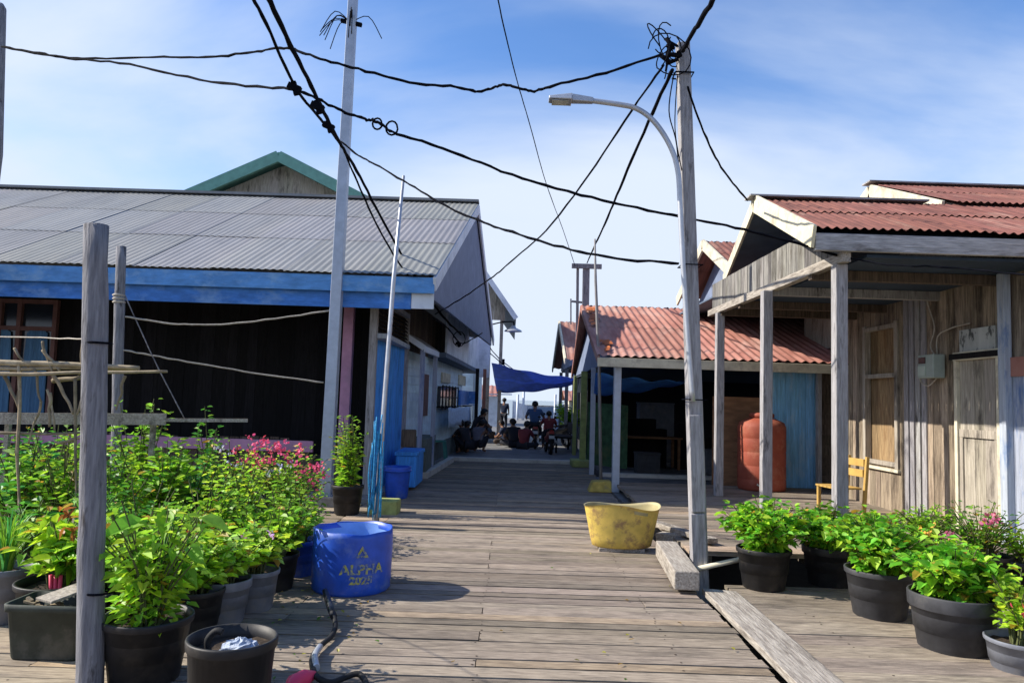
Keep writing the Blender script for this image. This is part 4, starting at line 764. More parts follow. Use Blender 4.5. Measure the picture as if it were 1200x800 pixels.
q = P(588, 424, 25.1); b = MB(); b.box((q.x - .1, 25.05, q.z - .1), (q.x + .1, 25.15, q.z + .1)); tag(b.build('junction_box', 'wire'), 'small dark box hanging on the thin cables over the walk', 'junction box')
cable('low black cable drooping along the eave of the rusty verandah', [(985, 300, 7.25), (1040, 310, 6.8), (1110, 313, 6.4), (1200, 322, 6.0), (1240, 322, 5.8)], .010)
cable('pale sagging clothes line from the splintered post to the steel pole, the upper one', [(146, 371, 8.8), (200, 379, 8.95), (250, 380.5, 9.1), (310, 375, 9.3), (386, 364, 9.6)], .012, mt='rope', name='clothes_line', cat='clothes line', group='clothes lines')
cable('pale straight clothes line slanting down to the right behind the posts', [(136, 408, 8.8), (160, 413, 8.85), (220, 424, 9.1), (300, 437, 9.4), (379, 448, 9.6)], .012, mt='rope', name='clothes_line', cat='clothes line', group='clothes lines')
cable('thin line running left from the thick foreground post', [(-10, 394, 5.2), (60, 396, 4.8), (116, 398, 3.9)], .005, mt='rope', name='clothes_line', cat='clothes line', group='clothes lines')
cable('dark guy rope slanting from the thin splintered post to the plants', [(147, 347, 8.8), (180, 420, 8.9), (216, 490, 9.0)], .008, name='guy_rope', cat='rope', group=None, mt='darkpost')
# ------------------------------------------------------------------ stick trellis and shelf on the left
tr = thing('stick_trellis', 'rough trellis of dry sticks tied together above the left plants', 'trellis', (-4, 6.5, 0))
def stick(a, c, r=.018, mt='stick'):
    b = MB(); p, q = P(*a), P(*c); mid = [p.lerp(q, t) + V((random.uniform(-.015, .015), random.uniform(-.01, .01), random.uniform(-.015, .015))) for t in (.25, .5, .75)]
    b.tube(smooth_path([p] + mid + [q], 3), [r * (1 - .35 * i / 12) for i in range(13)], 6, jit(.25)); b.build('stick', mt, tr)
Y = 6.2
for a, c, r in (((-20, 424, Y), (163, 431, Y), .028), ((-20, 430, Y), (160, 434, Y + .05), .02), ((-20, 437, Y - .05), (196, 435, Y - .05), .018), ((62, 446, Y + .1), (120, 438, Y), .022),
                ((50, 410, Y), (70, 434, Y), .014), ((22, 424, Y), (22, 640, Y), .015), ((5, 440, Y), (22, 478, Y), .016), ((22, 478, Y), (24, 425, Y), .012), ((50, 400, Y), (62, 440, Y), .012), ((62, 440, Y), (86, 485, Y), .016),
                ((88, 444, Y), (88, 620, Y), .014), ((98, 395, Y), (97, 432, Y), .013), ((100, 418, Y), (92, 440, Y), .012), ((107, 450, Y), (88, 488, Y), .015), ((58, 460, Y), (58, 500, Y), .016), ((55, 456, Y), (64, 505, Y), .01), ((147, 440, Y), (136, 480, Y), .013), ((40, 432, Y), (48, 470, Y), .012), ((48, 470, Y), (33, 520, Y), .011), ((17, 408, Y), (33, 430, Y), .012), ((-10, 507, Y), (106, 506, Y), .014), ((68, 519, Y), (106, 508, Y), .014)): stick(a, c, r)
b = MB(); p, q = P(-12, 490, 6.6), P(194, 491, 6.6); b.bar(p, q, .03, .10); b.bar(P(192, 492, 6.64), P(290, 492.5, 6.64), .02, .03); b.build('shelf_board', 'beam', tr)
for px in (10, 100, 180):
    q = P(px, 495, 6.7); b = MB(); b.bar((q.x, 6.7, 0), (q.x, 6.7, q.z), .04); b.build('shelf_leg', 'beam', tr)
# ------------------------------------------------------------------ lettered blue drum
c = G(411, 688, 0); R, H = .305, .0
H = P(411, 617, c.y).z
dr_ = thing('cut_drum', 'cut down blue plastic drum with ALPHA 2025 stencilled in yellow on the walk', 'drum', c)
def wv_(i, a, r, z): return (r + .005 * math.sin(3 * a + i * .4) * (z > .1), z + (.008 * math.sin(2 * a + .6) + .004 * math.sin(7 * a) if z > H - .05 else 0))
prof = [(R * .94, 0), (R * .99, .02), (R * .985, .06), (R, .08), (R * 1.005, .3), (R * .995, H - .04), (R * .99, H), (R * .965, H), (R * .965, H - .05)]
b = MB(); b.lathe(c, prof, 64, warp=wv_); b.build('drum_wall', 'drum', dr_)
b = MB(); b.lathe(c, [(R * .962, H - .012), (R * .965, H - .06), (R * .97, .3), (R * .9, .03), (0, .025)], 64); b.build('drum_inside', 'drum_in_lit', dr_)
def text_mesh(s, size, sx=1.0):
    cu = bpy.data.curves.new('t', 'FONT'); cu.body = s; cu.size = size; cu.align_x = 'CENTER'; cu.resolution_u = 3; cu.offset = .0035
    o = bpy.data.objects.new('t', cu); COL.objects.link(o); bpy.context.view_layer.update()
    me = o.evaluated_get(bpy.context.evaluated_depsgraph_get()).to_mesh(); vs = [v.co.copy() for v in me.vertices]; fs = [list(p.vertices) for p in me.polygons]
    o.evaluated_get(bpy.context.evaluated_depsgraph_get()).to_mesh_clear(); bpy.data.objects.remove(o); bpy.data.curves.remove(cu); return [(v.x * sx, v.y) for v in vs], fs
def wrap(mb, vs, fs, ang0, z0):
    out = []
    for (x, y) in vs:
        a = ang0 + x / R; rr = R * 1.008 + .003; out.append(c + V((rr * math.sin(a), -rr * math.cos(a), z0 + y)))
    mb.add(out, fs)
view = math.atan2(-c.x, c.y) * -1      # the stencil faces a little right of the viewer
ang = .47
b = MB()
vs, fs = text_mesh('ALPHA', .098, 1.12); wrap(b, vs, fs, ang + random.uniform(-.01, .01), .170)
vs, fs = text_mesh('2025', .076, 1.15); wrap(b, vs, fs, ang - .03, .098)
tri = lambda s, dy: [(math.sin(k * 2.0944) * s, math.cos(k * 2.0944) * s + dy) for k in range(3)]
o_, i_ = tri(.058, 0), tri(.026, -.0)
wrap(b, [(x * 1, y) for x, y in o_ + i_], [(0, 1, 4, 3), (1, 2, 5, 4), (2, 0, 3, 5)], ang - .03, .318)
b.build('lettering', 'stencil', dr_)
# ------------------------------------------------------------------ yellow tub
c = G(731, 648, 0); c.y += .17; Rt, Rb = .385, .30; Ht = P(731, 595, c.y - .19).z - .035
yt = thing('yellow_tub', 'battered yellow plastic tub with a hand hole standing on the right edge of the walk', 'tub', c)
n = 72
def wt_(i, a, r, z): 
    k = z / Ht; return (r * (1 + .012 * math.sin(2 * a + 1)), z + k * (.018 * math.sin(3 * a + .5) + .012 * math.sin(2 * a)) + .035)
prof = [(Rb * .9, 0), (Rb, .015)] + [(Rb + (Rt - Rb) * t, Ht * t) for t in (.2, .4, .6, .78, .86, .94)] + [(Rt, Ht), (Rt + .008, Ht + .004), (Rt - .012, Ht), (Rt - .016, Ht * .94), (Rt - .035, Ht * .6), (Rb - .012, .06), (0, .05)]
ka = int((math.radians(-70) % (2 * math.pi)) / (2 * math.pi) * n)
def skp(i, k): return (i in (6,)) and (k - ka) % n in (0, 1, 2, 3, 4) or (i == 11 and (k - ka) % n in (0, 1, 2, 3, 4) and False)
b = MB(); b.lathe(c, prof[:10], n, warp=wt_, skip=skp, sy=.52); b.build('tub_wall', 'yellow', yt)
b = MB(); b.lathe(c, prof[9:], n, warp=wt_, sy=.52); b.build('tub_inside', 'yellow_in', yt)
for dy in (-.12, .04):
    b = MB(); b.box(c + V((-.24, dy, .0)), c + V((.22, dy + .08, .034))); b.build('bearer_slat', 'beam', yt)
# ------------------------------------------------------------------ timber kerb pieces on the right edge of the walk
a0, a1 = G(805, 687, .06), G(777, 648, .06)
kb = MB(); kb.bar((a0.x, a0.y, .105), (a1.x + .03, a1.y, .105), .20, .15); tag(kb.build('timber_baulk', 'beam', None, .01), 'squared weathered timber baulk lying along the walk edge left of the utility pole', 'timber')
p0, p1 = G(778, 632, .1), G(802, 628, .1); kb = MB(); kb.bar((p0.x - .02, 8.0, .09), (p1.x, 7.78, .13), .17, .12); tag(kb.build('timber_offcut', 'beam', None, .012), 'short blocky timber offcut lying just beyond the long baulk', 'timber')
kb = MB(); kb.bar((1.62, 8.4, .19), (2.0, 7.3, .20), .12, .05); tag(kb.build('loose_board', 'beam', None, .006), 'loose grey board lying askew on the platform corner beside the timber offcut', 'board')
p0, p1 = P(830, 664, 6.5), P(868, 652, 6.6); kb = MB(); kb.tube([p0 + V((-.1, 0, -.02)), p1 + V((.4, .1, .05))], .022, 10); tag(kb.build('white_pipe', 'cream'), 'pale plastic pipe sticking out beside the foot of the utility pole', 'pipe')
# ------------------------------------------------------------------ bent hose with pink-red end
def on(px, py, h): return G(px, py, h)
hz = thing('rubber_hose', 'dark bent hose with a pink red end lying on boards before the blue drum', 'hose', on(380, 760, 0))
path = [on(383, 698, .10), on(389, 715, .09), on(393, 730, .05), on(389, 744, .03), on(375, 757, .03), on(366, 770, .03), on(367, 784, .05), on(373, 794, .06), on(388, 799, .03), on(405, 793, .03), on(418, 789, .04), on(426, 794, .03), on(434, 812, .02)]
b = MB(); b.tube(smooth_path(path, 6), .016, 10); b.build('hose', 'black', hz)
b = MB(); b.tube([on(381, 692, .12), on(386, 708, .10), on(391, 722, .07)], [.02, .024, .023], 10); b.build('grip', 'blackplastic', hz)
b = MB(); b.tube(smooth_path([on(375, 757, .045), on(369, 768, .045), on(371, 782, .055)], 4), .0185, 10); b.build('grey_sleeve', 'galv', hz)
b = MB(); b.tube([on(369, 790, .06), on(358, 793, .06), on(345, 800, .05), on(338, 812, .04)], [.02, .04, .045, .03], 12); b.build('red_end', 'pinkred', hz)
# ------------------------------------------------------------------ blue barrels by the left wall
c = G(461, 586, 0); c.y += .28; bd = thing('blue_barrel', 'dark blue open plastic barrel standing on the walk edge by the blue wall', 'barrel', c); Hb = P(461, 546, c.y).z
b = MB(); rr = .19; b.lathe(c, [(rr * .8, 0), (rr * .85, .02), (rr * .93, Hb * .4), (rr, Hb * .9), (rr * 1.08, Hb), (rr * .95, Hb), (rr * .9, Hb * .7), (0, Hb * .6)], 32); b.build('barrel_body', 'drum', bd)
b = MB(); b.lathe(c, [(rr * 1.0, Hb * .83), (rr * 1.09, Hb * .85), (rr * 1.09, Hb * .9), (rr * 1.0, Hb * .91)], 32); b.build('barrel_rim', 'drum', bd)
c = G(477, 571, .05); bx = thing('blue_box', 'bright blue box shaped cistern against the foot of the blue side wall', 'box', c)
b = MB(); b.box((c.x - .2, c.y, .05), (c.x + .13, c.y + 1.0, P(477, 534, c.y).z)); b.build('box_body', 'bluewall', bx, .02)
b = MB(); b.box((c.x - .22, c.y - .02, P(477, 534, c.y).z + .002), (c.x + .15, c.y + 1.02, P(477, 530, c.y).z + .01)); b.build('box_lid', 'bluewall', bx, .01)
q = P(472, 520, 11.6); b = MB()
b.box((q.x - .05, 11.75, .7), (q.x + .17, 11.9, .98)); tag(b.build('wicker_basket', 'plank_mid', None, .02), 'small brown basket on top of the blue cistern', 'basket')
# ------------------------------------------------------------------ potted plants
def leaf(mb, p, d, up, L, W, tint, fold=.22, droop=.25, shape=0):
    d = d.normalized(); r = d.cross(up)
    if r.length < 1e-3: r = d.orthogonal()
    r.normalize(); n = r.cross(d)
    def q(t, s, h): return p + d * (L * t) + r * (W * .5 * s) + n * (h * W - droop * L * t * t)
    if shape == 0: w1, w2, a, c = .95, .8, .32, .7
    elif shape == 1: w1, w2, a, c = .7, .75, .22, .55
    else: w1, w2, a, c = 1.0, .95, .25, .65
    mb.add([q(0, 0, 0), q(a, w1, fold), q(c, w2, fold), q(1, 0, 0), q(c, -w2, fold), q(a, -w1, fold)], [(0, 1, 2, 3), (0, 3, 4, 5)], tint)
def rv(a=1): return V((random.uniform(-a, a), random.uniform(-a, a), random.uniform(-a, a)))
def lt(base, j=.25):
    k = random.uniform(1 - j, 1 + j); return (base[0] * k * random.uniform(.85, 1.2), base[1] * k, base[2] * k * random.uniform(.7, 1.3))
GREEN = (1.6, 1.17, 1.1); LIME = (2.9, 1.7, 1.3); DARK = (.6, .72, .9); YELL = (3.6, 1.8, 1.6); OLIVE = (1.6, 1.0, 1.1); CREAM = (4.6, 2.3, 7); REDL = (4.2, .38, 1.1); BLUEG = (.55, .8, 2.0); MINT = (1.35, 1.38, 1.2); PEACH = (5.2, 1.3, 5)
def foliage(root, base, h, rad, stems=22, per=16, L=.06, W=.04, pal=((GREEN, 3), (LIME, 2)), shape=0, spread=1.0, start=.3, twig=.10, droop=.25, upright=.5, stem_r=.006, lean=V((0, 0, 0)), crown=0):
    ml, ms = MB(), MB(); bag = [t for t, k in pal for _ in range(k)]
    for s in range(stems):
        a = random.uniform(0, 6.283); rr = rad * math.sqrt(random.uniform(0.02, 1)) * spread; hh = h * random.uniform(.55, 1.05) * (1 - .35 * (rr / max(rad, .01)) ** 2)
        e = base + V((math.cos(a) * rr, math.sin(a) * rr, hh)) + lean * hh; m1 = base.lerp(e, .5) + V((math.cos(a), math.sin(a), 0)) * rr * -.12 + rv(.02)
        path = smooth_path([base + V((math.cos(a), math.sin(a), 0)) * min(.06, rr * .3), m1, e], 5); ms.tube(path, [stem_r * (1.3 - .8 * i / (len(path) - 1)) for i in range(len(path))], 4, (.8, .9, .8), caps=False)
        tb_ = random.choice(bag)
        for k in range(per):
            t = start + (1 - start) * (k + random.random()) / per; i = min(len(path) - 2, int(t * (len(path) - 1))); p = path[i].lerp(path[i + 1], t * (len(path) - 1) - i)
            b2 = random.uniform(0, 6.283); out = V((math.cos(b2), math.sin(b2), random.uniform(-.15, .9) * upright + .1)).normalized()
            tw = twig * random.uniform(.1, 1) * (1 - .5 * t); p2 = p + out * tw
            col = tb_ if random.random() < .7 else random.choice(bag)
            sz = random.choice((.55, .75, .9, 1, 1, 1.1, 1.25)) * random.uniform(.9, 1.1) * (1.0 if t < .85 else .75)
            leaf(ml, p2, (out + rv(.35)), V((0, 0, 1)) + rv(.35), L * sz, W * sz, lt(col if random.random() > .035 else (3.2, .75, 1.2)), shape=shape, droop=droop * random.uniform(.3, 1.5))
    if ms.v: ms.build('stems', 'stem', root)
    return ml.build('foliage', 'leaf', root)
def blades(root, base, h, rad, n=60, pal=((GREEN, 2), (LIME, 2)), wd=.016, lenf=1.0):
    mb = MB(); bag = [t for t, k in pal for _ in range(k)]
    for k in range(n):
        a = random.uniform(0, 6.283); out = V((math.cos(a), math.sin(a), 0)); r = rad * random.uniform(.2, 1); hh = h * random.uniform(.6, 1.05); side = V((-math.sin(a), math.cos(a), 0)); vs = []; st = 6
        for i in range(st + 1):
            t = i / st; p = base + out * (.03 + r * t ** 1.6) + V((0, 0, hh * (1.5 * t - .62 * t * t * (1 + r / rad * .5)))); ww = wd * (1 - t ** 2 * .95); vs += [p - side * ww / 2, p + side * ww / 2]
        mb.add(vs, [(2 * i, 2 * i + 1, 2 * i + 3, 2 * i + 2) for i in range(st)], lt(random.choice(bag)))
    return mb.build('blades', 'leaf', root)
def flowers(root, pts, size=.04, tint=(1, 1, 1), n=10):
    mb = MB()
    for c in pts:
        mb = MB()
        for k in range(n):
            p = c + rv(size * .95); d = rv(1); d.z = abs(d.z) * .6 + .2; leaf(mb, p, d, rv(1), size * random.uniform(.7, 1.2), size * random.uniform(.6, .9), lt(tint, .2), fold=.15, shape=2, droop=.1)
        mb.build('flower_cluster', 'petal', root)
def pot(root, c, rt, rb, h, mt='pot_black', soil=True, sx=1, sy=1):
    k1, k2 = random.choice(((.8, 1.02), (.88, 1.03), (.76, 1.015))); e1, e2 = random.uniform(0, 6), random.uniform(.004, .014)
    wr_ = lambda i, a, r, z: (r * (1 + e2 * math.sin(2 * a + e1)), z)
    b = MB(); b.lathe(c, [(rb * .96, 0), (rb, .008), (rb + (rt - rb) * k1, h * k1), (rt * (k2 - .012), h * (k1 + .006)), (rt * k2, h * (k1 + .02)), (rt * (k2 + .012), h * .98), (rt * k2, h), (rt * .97, h), (rt * .95, h * .85), (rb + (rt - rb) * .5, h * .4), (0, h * .38)], 36, sx=sx, sy=sy, warp=wr_); o = b.build('pot', mt, root)
    if soil:
        b = MB(); b.disc(c + V((0, 0, h * .84)), rt * .945, 20, sx=sx, sy=sy, rough=.012); b.build('soil', 'soil', root)
    return o
LG_ = 'potted plants crowded in the left bed'
def plant(label, px, pyb, pw, ph, mt='pot_black', h=0, kind='bush', rad=.3, lvl=0, group=None, y=None, **kw):
    """potted plant whose pot foot is seen at px,pyb; pw rim width in photo px; foliage up to world height h"""
    c = G(px, pyb, lvl) if y is None else V((P(px, 600, y).x, y, lvl))
    rt = pw / 2 / F * c.y / 1.05
    if y is None: c.y += rt * .8; c.x *= 1 + rt * .8 / c.y
    r = thing('potted_plant', label, 'potted plant', c, group)
    if kind == 'bush' and group == LG_: h = lvl + (h - lvl) * 1.13; kw['L'] = kw.get('L', .06) * random.uniform(1.12, 1.35); kw['W'] = kw.get('W', .04) * random.uniform(1.2, 1.45); rad *= 1.08
    if ph: pot(r, c, rt, rt * .78, ph, mt)
    base = c + V((0, 0, ph * .84))
    if kind == 'bush': foliage(r, base, h - ph * .84 - lvl, rad, **kw)
    elif kind == 'grass': blades(r, base, h - ph * .84 - lvl, rad, **kw)
    return r, base
def top_h(px, py, y): return P(px, py, y).z
random.seed(77)
# --- right row: mint-like bushes in black and grey tubs
mint = dict(pal=((MINT, 4), (LIME, 3), (GREEN, 2)), L=.070, W=.056, shape=2, per=20, upright=.9, droop=.5, start=.15, twig=.10)
RG = 'leafy green plants in tubs along the right side'
lv = -.008
plant('round bright green bush in a black tub next to the utility pole', 895, 694, 64, .33, 'pot_black', top_h(895, 582, 6.2), rad=.38, lvl=lv, group=RG, stems=80, **mint)
plant('green bush in a shaded black pot, second from the utility pole', 972, 690, 62, .33, 'pot_black', top_h(975, 592, 6.5), rad=.46, lvl=lv, group=RG, stems=90, **mint)
plant('dense green bush in a charcoal tub, second nearest of the right row', 1031, 729, 78, .34, 'pot_grey', top_h(1030, 606, 5.4), rad=.43, lvl=lv, group=RG, stems=95, **mint)
plant('dense light green bush in the largest grey tub of the right row', 1119, 779, 101, .39, 'pot_grey', top_h(1115, 640, 4.7), rad=.36, lvl=lv - .045, group=RG, stems=90, **mint)
r, bs = plant('darker bush with pink flower heads behind the largest grey tub', 1150, 694, 70, .3, 'pot_black', top_h(1150, 600, 5.7), rad=.40, lvl=-.05, group=RG, stems=40, per=15, L=.055, W=.035, pal=((GREEN, 3), (OLIVE, 3), (DARK, 2)))
flowers(r, [P(1163, 606, 5.6), P(1167, 612, 5.6), P(1160, 615, 5.55), P(1110, 627, 5.6)], .035, (.9, 1.6, 1.5))
r, bs = plant('green bush with yellow orange tips between the two grey tubs', 1083, 672, 66, .3, 'pot_black', top_h(1080, 612, 6.0), rad=.36, lvl=-.05, group=RG, stems=32, per=15, L=.06, W=.04, pal=((GREEN, 4), (LIME, 2), (OLIVE, 1)))
flowers(r, [P(1078, 620, 5.75), P(1088, 624, 5.75), P(1095, 618, 5.75)], .03, (1.2, 5, .5), 6)
r, bs = plant('yellow green bush in a pale grey pot cut by the right bottom corner', 1196, 802, 74, .22, 'pot_pale', top_h(1190, 682, 4.05), rad=.17, lvl=-.05, group=RG, stems=20, per=15, L=.06, W=.045, pal=((YELL, 2), (LIME, 3), (OLIVE, 2)))
flowers(r, [P(1193, 716, 3.85)], .03, (.9, .7, .5), 5)
plant('green bush at the right picture edge beside the blue washed post', 1206, 700, 70, .28, 'pot_black', top_h(1200, 640, 5.6), rad=.26, lvl=-.05, group=RG, stems=26, per=14, L=.06, W=.04, pal=((GREEN, 2), (LIME, 2), (YELL, 1)))
# --- left bed
LG = 'potted plants crowded in the left bed'
def lp_(label, px, y, pyt, rad, pw=70, ph=.3, mt='pot_black', **kw): return plant(label, px, 0, pw * 1.0, ph, mt, top_h(px, pyt, y), y=y, rad=rad, group=LG, lvl=-.012, **kw)
r, bs = lp_('tall plant with large pale green leaves in a black tub beside the thick post', 182, 4.0, 590, .27, 100, .33, stems=40, per=16, L=.058, W=.036, pal=((GREEN, 3), (LIME, 4), (YELL, 1)), shape=1, droop=.4, twig=.15, start=.05)
big = MB()
for (px, py, s) in ((196, 596, .2), (168, 608, .22), (236, 606, .17), (220, 640, .17), (184, 634, .15), (215, 660, .14), (163, 664, .17), (195, 690, .14), (140, 714, .11), (150, 705, .10), (172, 650, .18), (228, 660, .12), (205, 720, .1), (160, 690, .13)):
    p = P(px, py, 4.05 + random.uniform(-.1, .1)); d = V((px - 190, -20, -8)).normalized() + rv(.25); leaf(big, p, d, V((0, -.35, 1)) + rv(.3), s, s * .6, lt((1.7, 1.35, 1.2), .15), shape=1, droop=.45, fold=.12)
for k in range(3): big.tube([bs, bs + V((random.uniform(-.05, .05), 0, .2)), P(190 + k * 8, 600, 4.1)], [.008, .006, .003], 5, (.6, .8, .5))
big.build('large_leaves', 'leaf', r)
lp_('yellow green maple leaved plant with red tips behind the olive trough', 75, 4.75, 600, .30, 90, .30, stems=24, per=14, L=.095, W=.05, pal=((LIME, 4), (YELL, 1), (GREEN, 3)), shape=1, droop=.4)
r = [o for o in COL.objects if o.name.startswith('potted_plant')][-1]
mb = MB()
for k in range(14): leaf(mb, P(78 + random.uniform(-9, 8), 612 + random.uniform(-14, 16), 4.6) + rv(.02), rv(1), V((0, 0, 1)) + rv(.4), .08, .035, lt((2.4, .35, 1)), shape=1)
mb.build('red_tips', 'leaf', r)
mb = MB(); q = P(62, 693, 4.6)
for k in range(3): mb.tube([q + V((k * .02, 0, -.12)), q + V((k * .03 - .02, 0, .10))], .012, 6)
mb.build('red_stalks', 'pinkred', r)
lp_('arching grassy plant in a grey pot at the left picture edge', 12, 4.9, 572, .42, 64, .34, 'pot_pale', kind='grass', n=90, pal=((BLUEG, 2), (GREEN, 3), (OLIVE, 1)), wd=.014)
lp_('tuft of long upright lemon grass blades behind the thick post', 108, 5.4, 545, .34, 60, .3, kind='grass', n=110, pal=((GREEN, 4), (BLUEG, 2)), wd=.016)
lp_('low dark green shrub at the left edge beside the grassy plant', 40, 5.6, 590, .32, 60, .28, stems=20, per=14, L=.07, W=.04, pal=((GREEN, 2), (DARK, 3)))
lp_('cream variegated plant in a grey pot left of the blue drum', 266, 4.98, 628, .27, 66, .29, 'pot_pale', stems=34, per=15, L=.055, W=.04, pal=((CREAM, 3), (LIME, 2), (GREEN, 2), (YELL, 1)), shape=2)
r, bs = lp_('pale yellow bush in a blue grey pot behind the cream variegated one', 302, 5.3, 620, .25, 58, .28, 'pot_pale', stems=30, per=15, L=.055, W=.04, pal=((YELL, 2), (LIME, 2), (GREEN, 2), (CREAM, 1)), shape=2)
flowers(r, [P(285, 628, 5.2), P(318, 626, 5.2)], .03, (1.2, 5, 4), 8)
lp_('mid green bush in a black pot just left of the blue drum', 326, 5.85, 590, .30, 54, .28, stems=34, per=15, L=.055, W=.035, pal=((GREEN, 4), (LIME, 3)))
r, bs = lp_('green bush in a small blue pot against the back of the blue drum', 352, 6.3, 585, .24, 46, .30, 'drum', stems=24, per=14, L=.05, W=.035, pal=((GREEN, 3), (OLIVE, 2)))
# middle rows
spec = [
 ('bright lime bush in the middle of the left bed', 240, 5.9, 566, .34, ((LIME, 4), (GREEN, 2), (YELL, 1)), .055, .035),
 ('dark small leaved bush behind the large leaved plant', 165, 5.2, 575, .34, ((DARK, 3), (GREEN, 3)), .05, .03),
 ('green bush with a few coppery leaves right of the large leaved plant', 222, 5.0, 612, .28, ((GREEN, 3), (OLIVE, 2), (REDL, 1)), .055, .035),
 ('light green bush left of the pink bougainvillea', 285, 6.6, 548, .34, ((LIME, 3), (YELL, 1), (GREEN, 2)), .05, .032),
 ('blue green shrub in the middle rear of the left bed', 225, 7.2, 527, .32, ((BLUEG, 3), (GREEN, 2)), .06, .04),
 ('broad leaved bright bush left of the blue green shrub', 190, 6.6, 526, .32, ((GREEN, 3), (LIME, 2)), .09, .05),
 ('dense bright green shrub left of the thick post', 72, 6.4, 517, .38, ((LIME, 2), (GREEN, 4)), .06, .04),
 ('dull green shrub behind the grassy plant at the left edge', 22, 6.6, 508, .40, ((DARK, 2), (BLUEG, 2), (GREEN, 2)), .08, .045),
 ('green bush hidden half behind the thick post', 128, 6.1, 548, .34, ((GREEN, 3), (DARK, 2), (LIME, 1)), .055, .035),
 ('yellowish bush behind the lime bush of the left bed', 268, 7.4, 528, .34, ((YELL, 1), (LIME, 3), (OLIVE, 2)), .05, .03),
 ('leafy bush in front of the mauve rail at the rear left', 60, 7.6, 502, .42, ((GREEN, 3), (LIME, 1), (DARK, 1)), .06, .04),
 ('small green bush between the cream plant and the lime bush', 292, 5.9, 590, .27, ((GREEN, 4), (LIME, 2)), .05, .035),
 ('grey green bush at the rear by the mauve rail', 150, 7.9, 520, .38, ((BLUEG, 2), (GREEN, 3)), .055, .035),
 ('leafy bush tucked between the thick post and the large leaved plant', 150, 4.7, 618, .30, ((GREEN, 3), (LIME, 3)), .065, .04),
 ('pale lime bush just right of the large leaved plant', 236, 4.75, 632, .24, ((LIME, 3), (GREEN, 2), (YELL, 1)), .06, .04),
 ('low bush in front of the steel pole', 345, 7.2, 558, .30, ((GREEN, 3), (OLIVE, 2), (LIME, 1)), .05, .035),
]
for (lb, px, y, pyt, rad, pal, L_, W_) in spec:
    lp_(lb, px, y, pyt, rad, 60 * 5 / y * 1.0, .28, stems=34, per=15, L=L_, W=W_, pal=pal)
r, bs = lp_('tall upright shrub rising right behind the thick foreground post', 160, 6.9, 466, .34, 56, .3, stems=24, per=22, L=.075, W=.04, pal=((GREEN, 3), (OLIVE, 2), (LIME, 1)), start=.2, twig=.09)
r, bs = lp_('thin young shrub standing against the mauve rail', 240, 8.3, 488, .18, 40, .28, stems=6, per=22, L=.07, W=.045, pal=((GREEN, 2), (DARK, 2), (OLIVE, 1)), start=.35, twig=.06)
# bougainvillea
r, bs = lp_('bougainvillea with clusters of pink flowers beside the steel pole', 322, 7.9, 522, .52, 60, .3, stems=46, per=17, L=.05, W=.03, pal=((OLIVE, 3), (GREEN, 2), (LIME, 2), (PEACH, 1)), twig=.12)
fl = []
for (px, py, n_) in ((300, 535, 5), (290, 537, 4), (312, 528, 5), (322, 538, 3), (330, 524, 4), (362, 536, 4), (366, 541, 3), (372, 560, 3), (358, 556, 2), (371, 578, 3), (305, 520, 3), (338, 531, 3), (345, 520, 2), (318, 588, 2), (352, 563, 2), (300, 526, 2), (320, 518, 2), (262, 540, 2), (376, 557, 2)):
    for k in range(n_): fl.append(P(px + random.uniform(-15, 13), py + random.uniform(-10, 14), 7.45 + random.uniform(-.25, .3)))
flowers(r, fl, .038, (1.05, 1.0, 1.15), 6)
flowers(r, [P(px, py, 7.6) for px, py in ((270, 532), (255, 528), (282, 545), (330, 550), (340, 545), (315, 555), (266, 545))], .04, (.75, 5, 3.5), 8)
# plant by the steel pole
r, bs = plant('upright bamboo like plant in a black pot right of the steel pole', 406, 604, 38, .36, 'pot_black', top_h(408, 484, 9.3), rad=.26, group=None, stems=30, per=26, L=.075, W=.03, pal=((LIME, 3), (GREEN, 3), (YELL, 1)), start=.1, twig=.1, spread=.8)
# weeds under the bed, spare pots
def empty_pot(label, px, y, pw, ph, mt): 
    c = V((P(px, 700, y).x, y, -.012)); r = thing('plant_pot', label, 'plant pot', c, None); pot(r, c, pw / 2 / F * y / 1.05, pw / 2 / F * y / 1.05 * .8, ph, mt); return r, c
r, c = empty_pot('black tub of bare soil with a crumpled silver bag in the foreground', 272, 3.86, 104, 0, 'pot_black') if False else (None, None)
c = V((P(273, 740, 3.5).x, 3.5, -.012)); hh = P(273, 745, 3.5).z + .012
r = thing('plant_pot', 'black tub of bare soil with a crumpled silver bag in the foreground', 'plant pot', c); pot(r, c, .195, .165, hh, 'pot_black')
b = MB(); n, mrows = 18, 9; cc = c + V((.045, -.03, hh * .84)); vs = []
for j in range(mrows):
    for i in range(n):
        a = 2 * math.pi * i / n; t = j / (mrows - 1); rr = .085 * math.sin(math.pi * (1 - t) / 2 + .02) * random.uniform(.85, 1.15); vs.append(cc + V((rr * math.cos(a) * 1.1, rr * math.sin(a) * .8, .065 * math.sin(t * math.pi / 2) * random.uniform(.8, 1.1))))
b.add(vs, [(j * n + i, j * n + (i + 1) % n, (j + 1) * n + (i + 1) % n, (j + 1) * n + i) for j in range(mrows - 1) for i in range(n)], (1, 1, 1), False)
tag(b.build('silver_bag', 'bag'), 'crumpled silver blue plastic bag lying in the black tub of bare soil', 'bag')
b = MB(); q = c + V((-.10, -.02, hh * .84)); b.tube(smooth_path([q, q + V((-.005, 0, .05)), q + V((.03, 0, .09)), q + V((.06, .0, .085))], 4), .016, 8); b.build('pot_handle', 'black', r)
